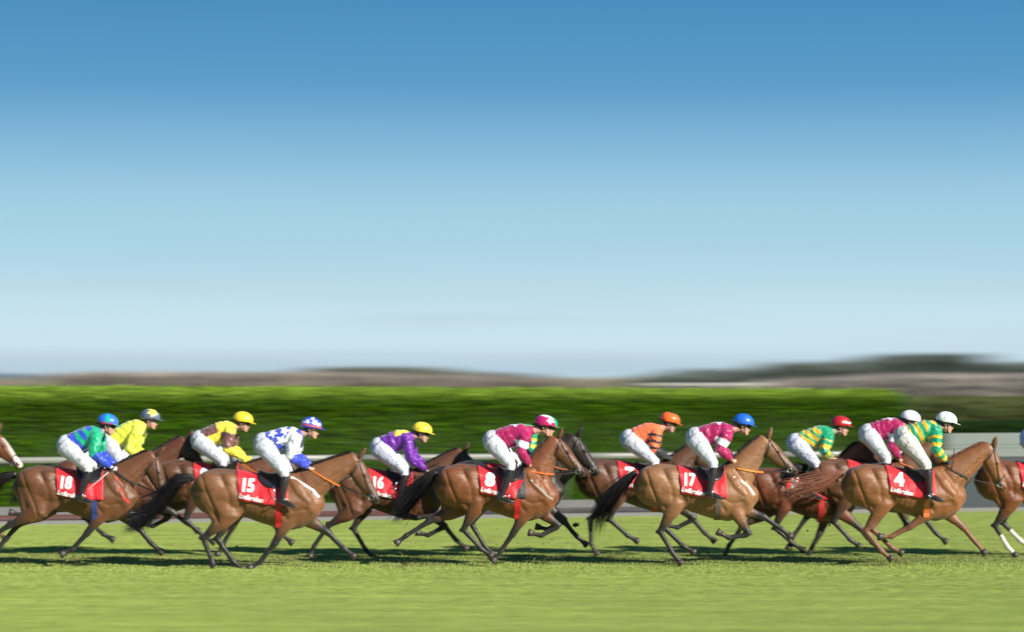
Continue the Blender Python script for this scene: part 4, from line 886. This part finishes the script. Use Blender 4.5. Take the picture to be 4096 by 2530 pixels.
# whips held by two riders, flying turf
def whip(label, Y, a, b, y, col):
    (x0, z0), (x1, z1) = px(*a, Y), px(*b, Y); bm = bmesh.new(); X = x0
    tube(bm, [(0, y, z0), (lerp(0, x1 - x0, .5), y - .04, lerp(z0, z1, .5)), (x1 - x0, y - .07, z1)], [.010, .008, .006], 8)
    o = link('whip', bm_mesh(bm), plain('whip_' + str(col[0]), col, .4), None, (x0, Y, 0), label=label, category='whip')
    bm = bmesh.new(); tube(bm, [(0, y, z0), ((x1 - x0) * .2, y - .012, lerp(z0, z1, .2))], .014, 8); link('grip', bm_mesh(bm), M_TACK, o)
    bm = bmesh.new(); q = Vector((x1 - x0, y - .07, z1)); dq = Vector((x1 - x0, 0, z1 - z0)).normalized(); loft(bm, [(*(q - dq * .01), .008, .014), (*(q + dq * .05), .007, .022), (*(q + dq * .10), .006, .02)], n=8, cap=.2); link('flap', bm_mesh(bm), M_TACK, o)
whip('silvery whip held down by the blue and green jockey across cloth 18', 39.7, (466, 1868), (352, 1965), -.20, (.55, .5, .5))
whip('dark whip upright in the gloved hands of the green and gold jockey', 39.8, (3800, 1882), (3806, 1822), -.12, (.05, .05, .05))
def clod(label, x_, y_, Y, r_, seed):
    bm = bmesh.new(); bmesh.ops.create_icosphere(bm, subdivisions=3, radius=1); rr = random.Random(seed); ph = [rr.uniform(0, 6) for _ in range(6)]
    for v_ in bm.verts:
        c = v_.co; k_ = 1 + .25 * math.sin(c.x * 4 + ph[0]) * math.sin(c.y * 5 + ph[1]) + .2 * math.sin(c.z * 7 + ph[2] + c.x * 3); v_.co = Vector((c.x * r_ * 1.3, c.y * r_, c.z * r_ * .7)) * k_
    X, Z = px(x_, y_, Y); o = link('turf_clod', bm_mesh(bm), plain('wet_turf_soil', (.06, .04, .022), .9, bump=.01, vary=.5), None, (X, Y, Z), label=label, category='turf clod')
    r2 = np.random.default_rng(seed); q = []
    for _ in range(40):
        d_ = Vector(r2.normal(size=3)).normalized(); d_.z = abs(d_.z); b_ = Vector((d_.x * r_ * 1.1, d_.y * r_ * .9, d_.z * r_ * .6)); s_ = Vector(r2.normal(size=3)).normalized() * .004; q += [b_ - s_, b_ + s_, b_ + d_ * .035]
    gm = np_mesh([tuple(v_) for v_ in q], 3); set_col(gm, np.tile(ar((.18, .26, .05)), (len(q), 1))); link('grass_tuft', gm, M_BLADE, o, kind='stuff')
clod('small dark clod of turf flying in the gap ahead of number 8', 2303, 2101, 41.0, .035, 4)
def spray(centres, n, seed):
    r_ = np.random.default_rng(seed); k = r_.integers(0, len(centres), n); cx = np.array([c[0] for c in centres])[k]; cy = np.array([c[1] for c in centres])[k]
    a = r_.exponential(.14, n); P = np.stack([(cx - 2048) * cy / K - a * r_.uniform(.2, 2.2, n) + r_.normal(0, .12, n), cy + r_.normal(0, .25, n), .02 + a * r_.uniform(.2, 1.6, n)], 1)
    P = P[P[:, 2] < .75]; n = len(P); sz = r_.uniform(.002, .008, (n, 1)) * (1 + (r_.uniform(0, 1, (n, 1)) < .04) * 1.2)
    v = [P + r_.normal(size=(n, 3)) * sz for _ in range(4)]; q = np.stack([v[0], v[1], v[2], v[0], v[2], v[3], v[0], v[3], v[1], v[1], v[3], v[2]], 1).reshape(-1, 3)
    me = np_mesh(q, 3, 'turf_spray'); c = np.where(r_.uniform(0, 1, (n, 1)) < .35, ar((.16, .22, .05)), ar((.07, .045, .025))) * r_.uniform(.6, 1.3, (n, 1)); set_col(me, np.repeat(c, 12, axis=0)); return me
link('turf_spray', spray([(1500, 40.2), (1680, 40.0), (1990, 39.8), (2210, 40.0), (2480, 41.8), (2700, 39.9), (2900, 39.9), (3230, 41), (3480, 40), (3600, 39.8), (1000, 39.8), (1180, 39.5), (330, 39.8), (120, 39.8), (3980, 41.5)], 3000, 77), M_BLADE, None, kind='stuff')
print('script %.1f s' % (time.time() - T0), 'objects', len(bpy.data.objects))
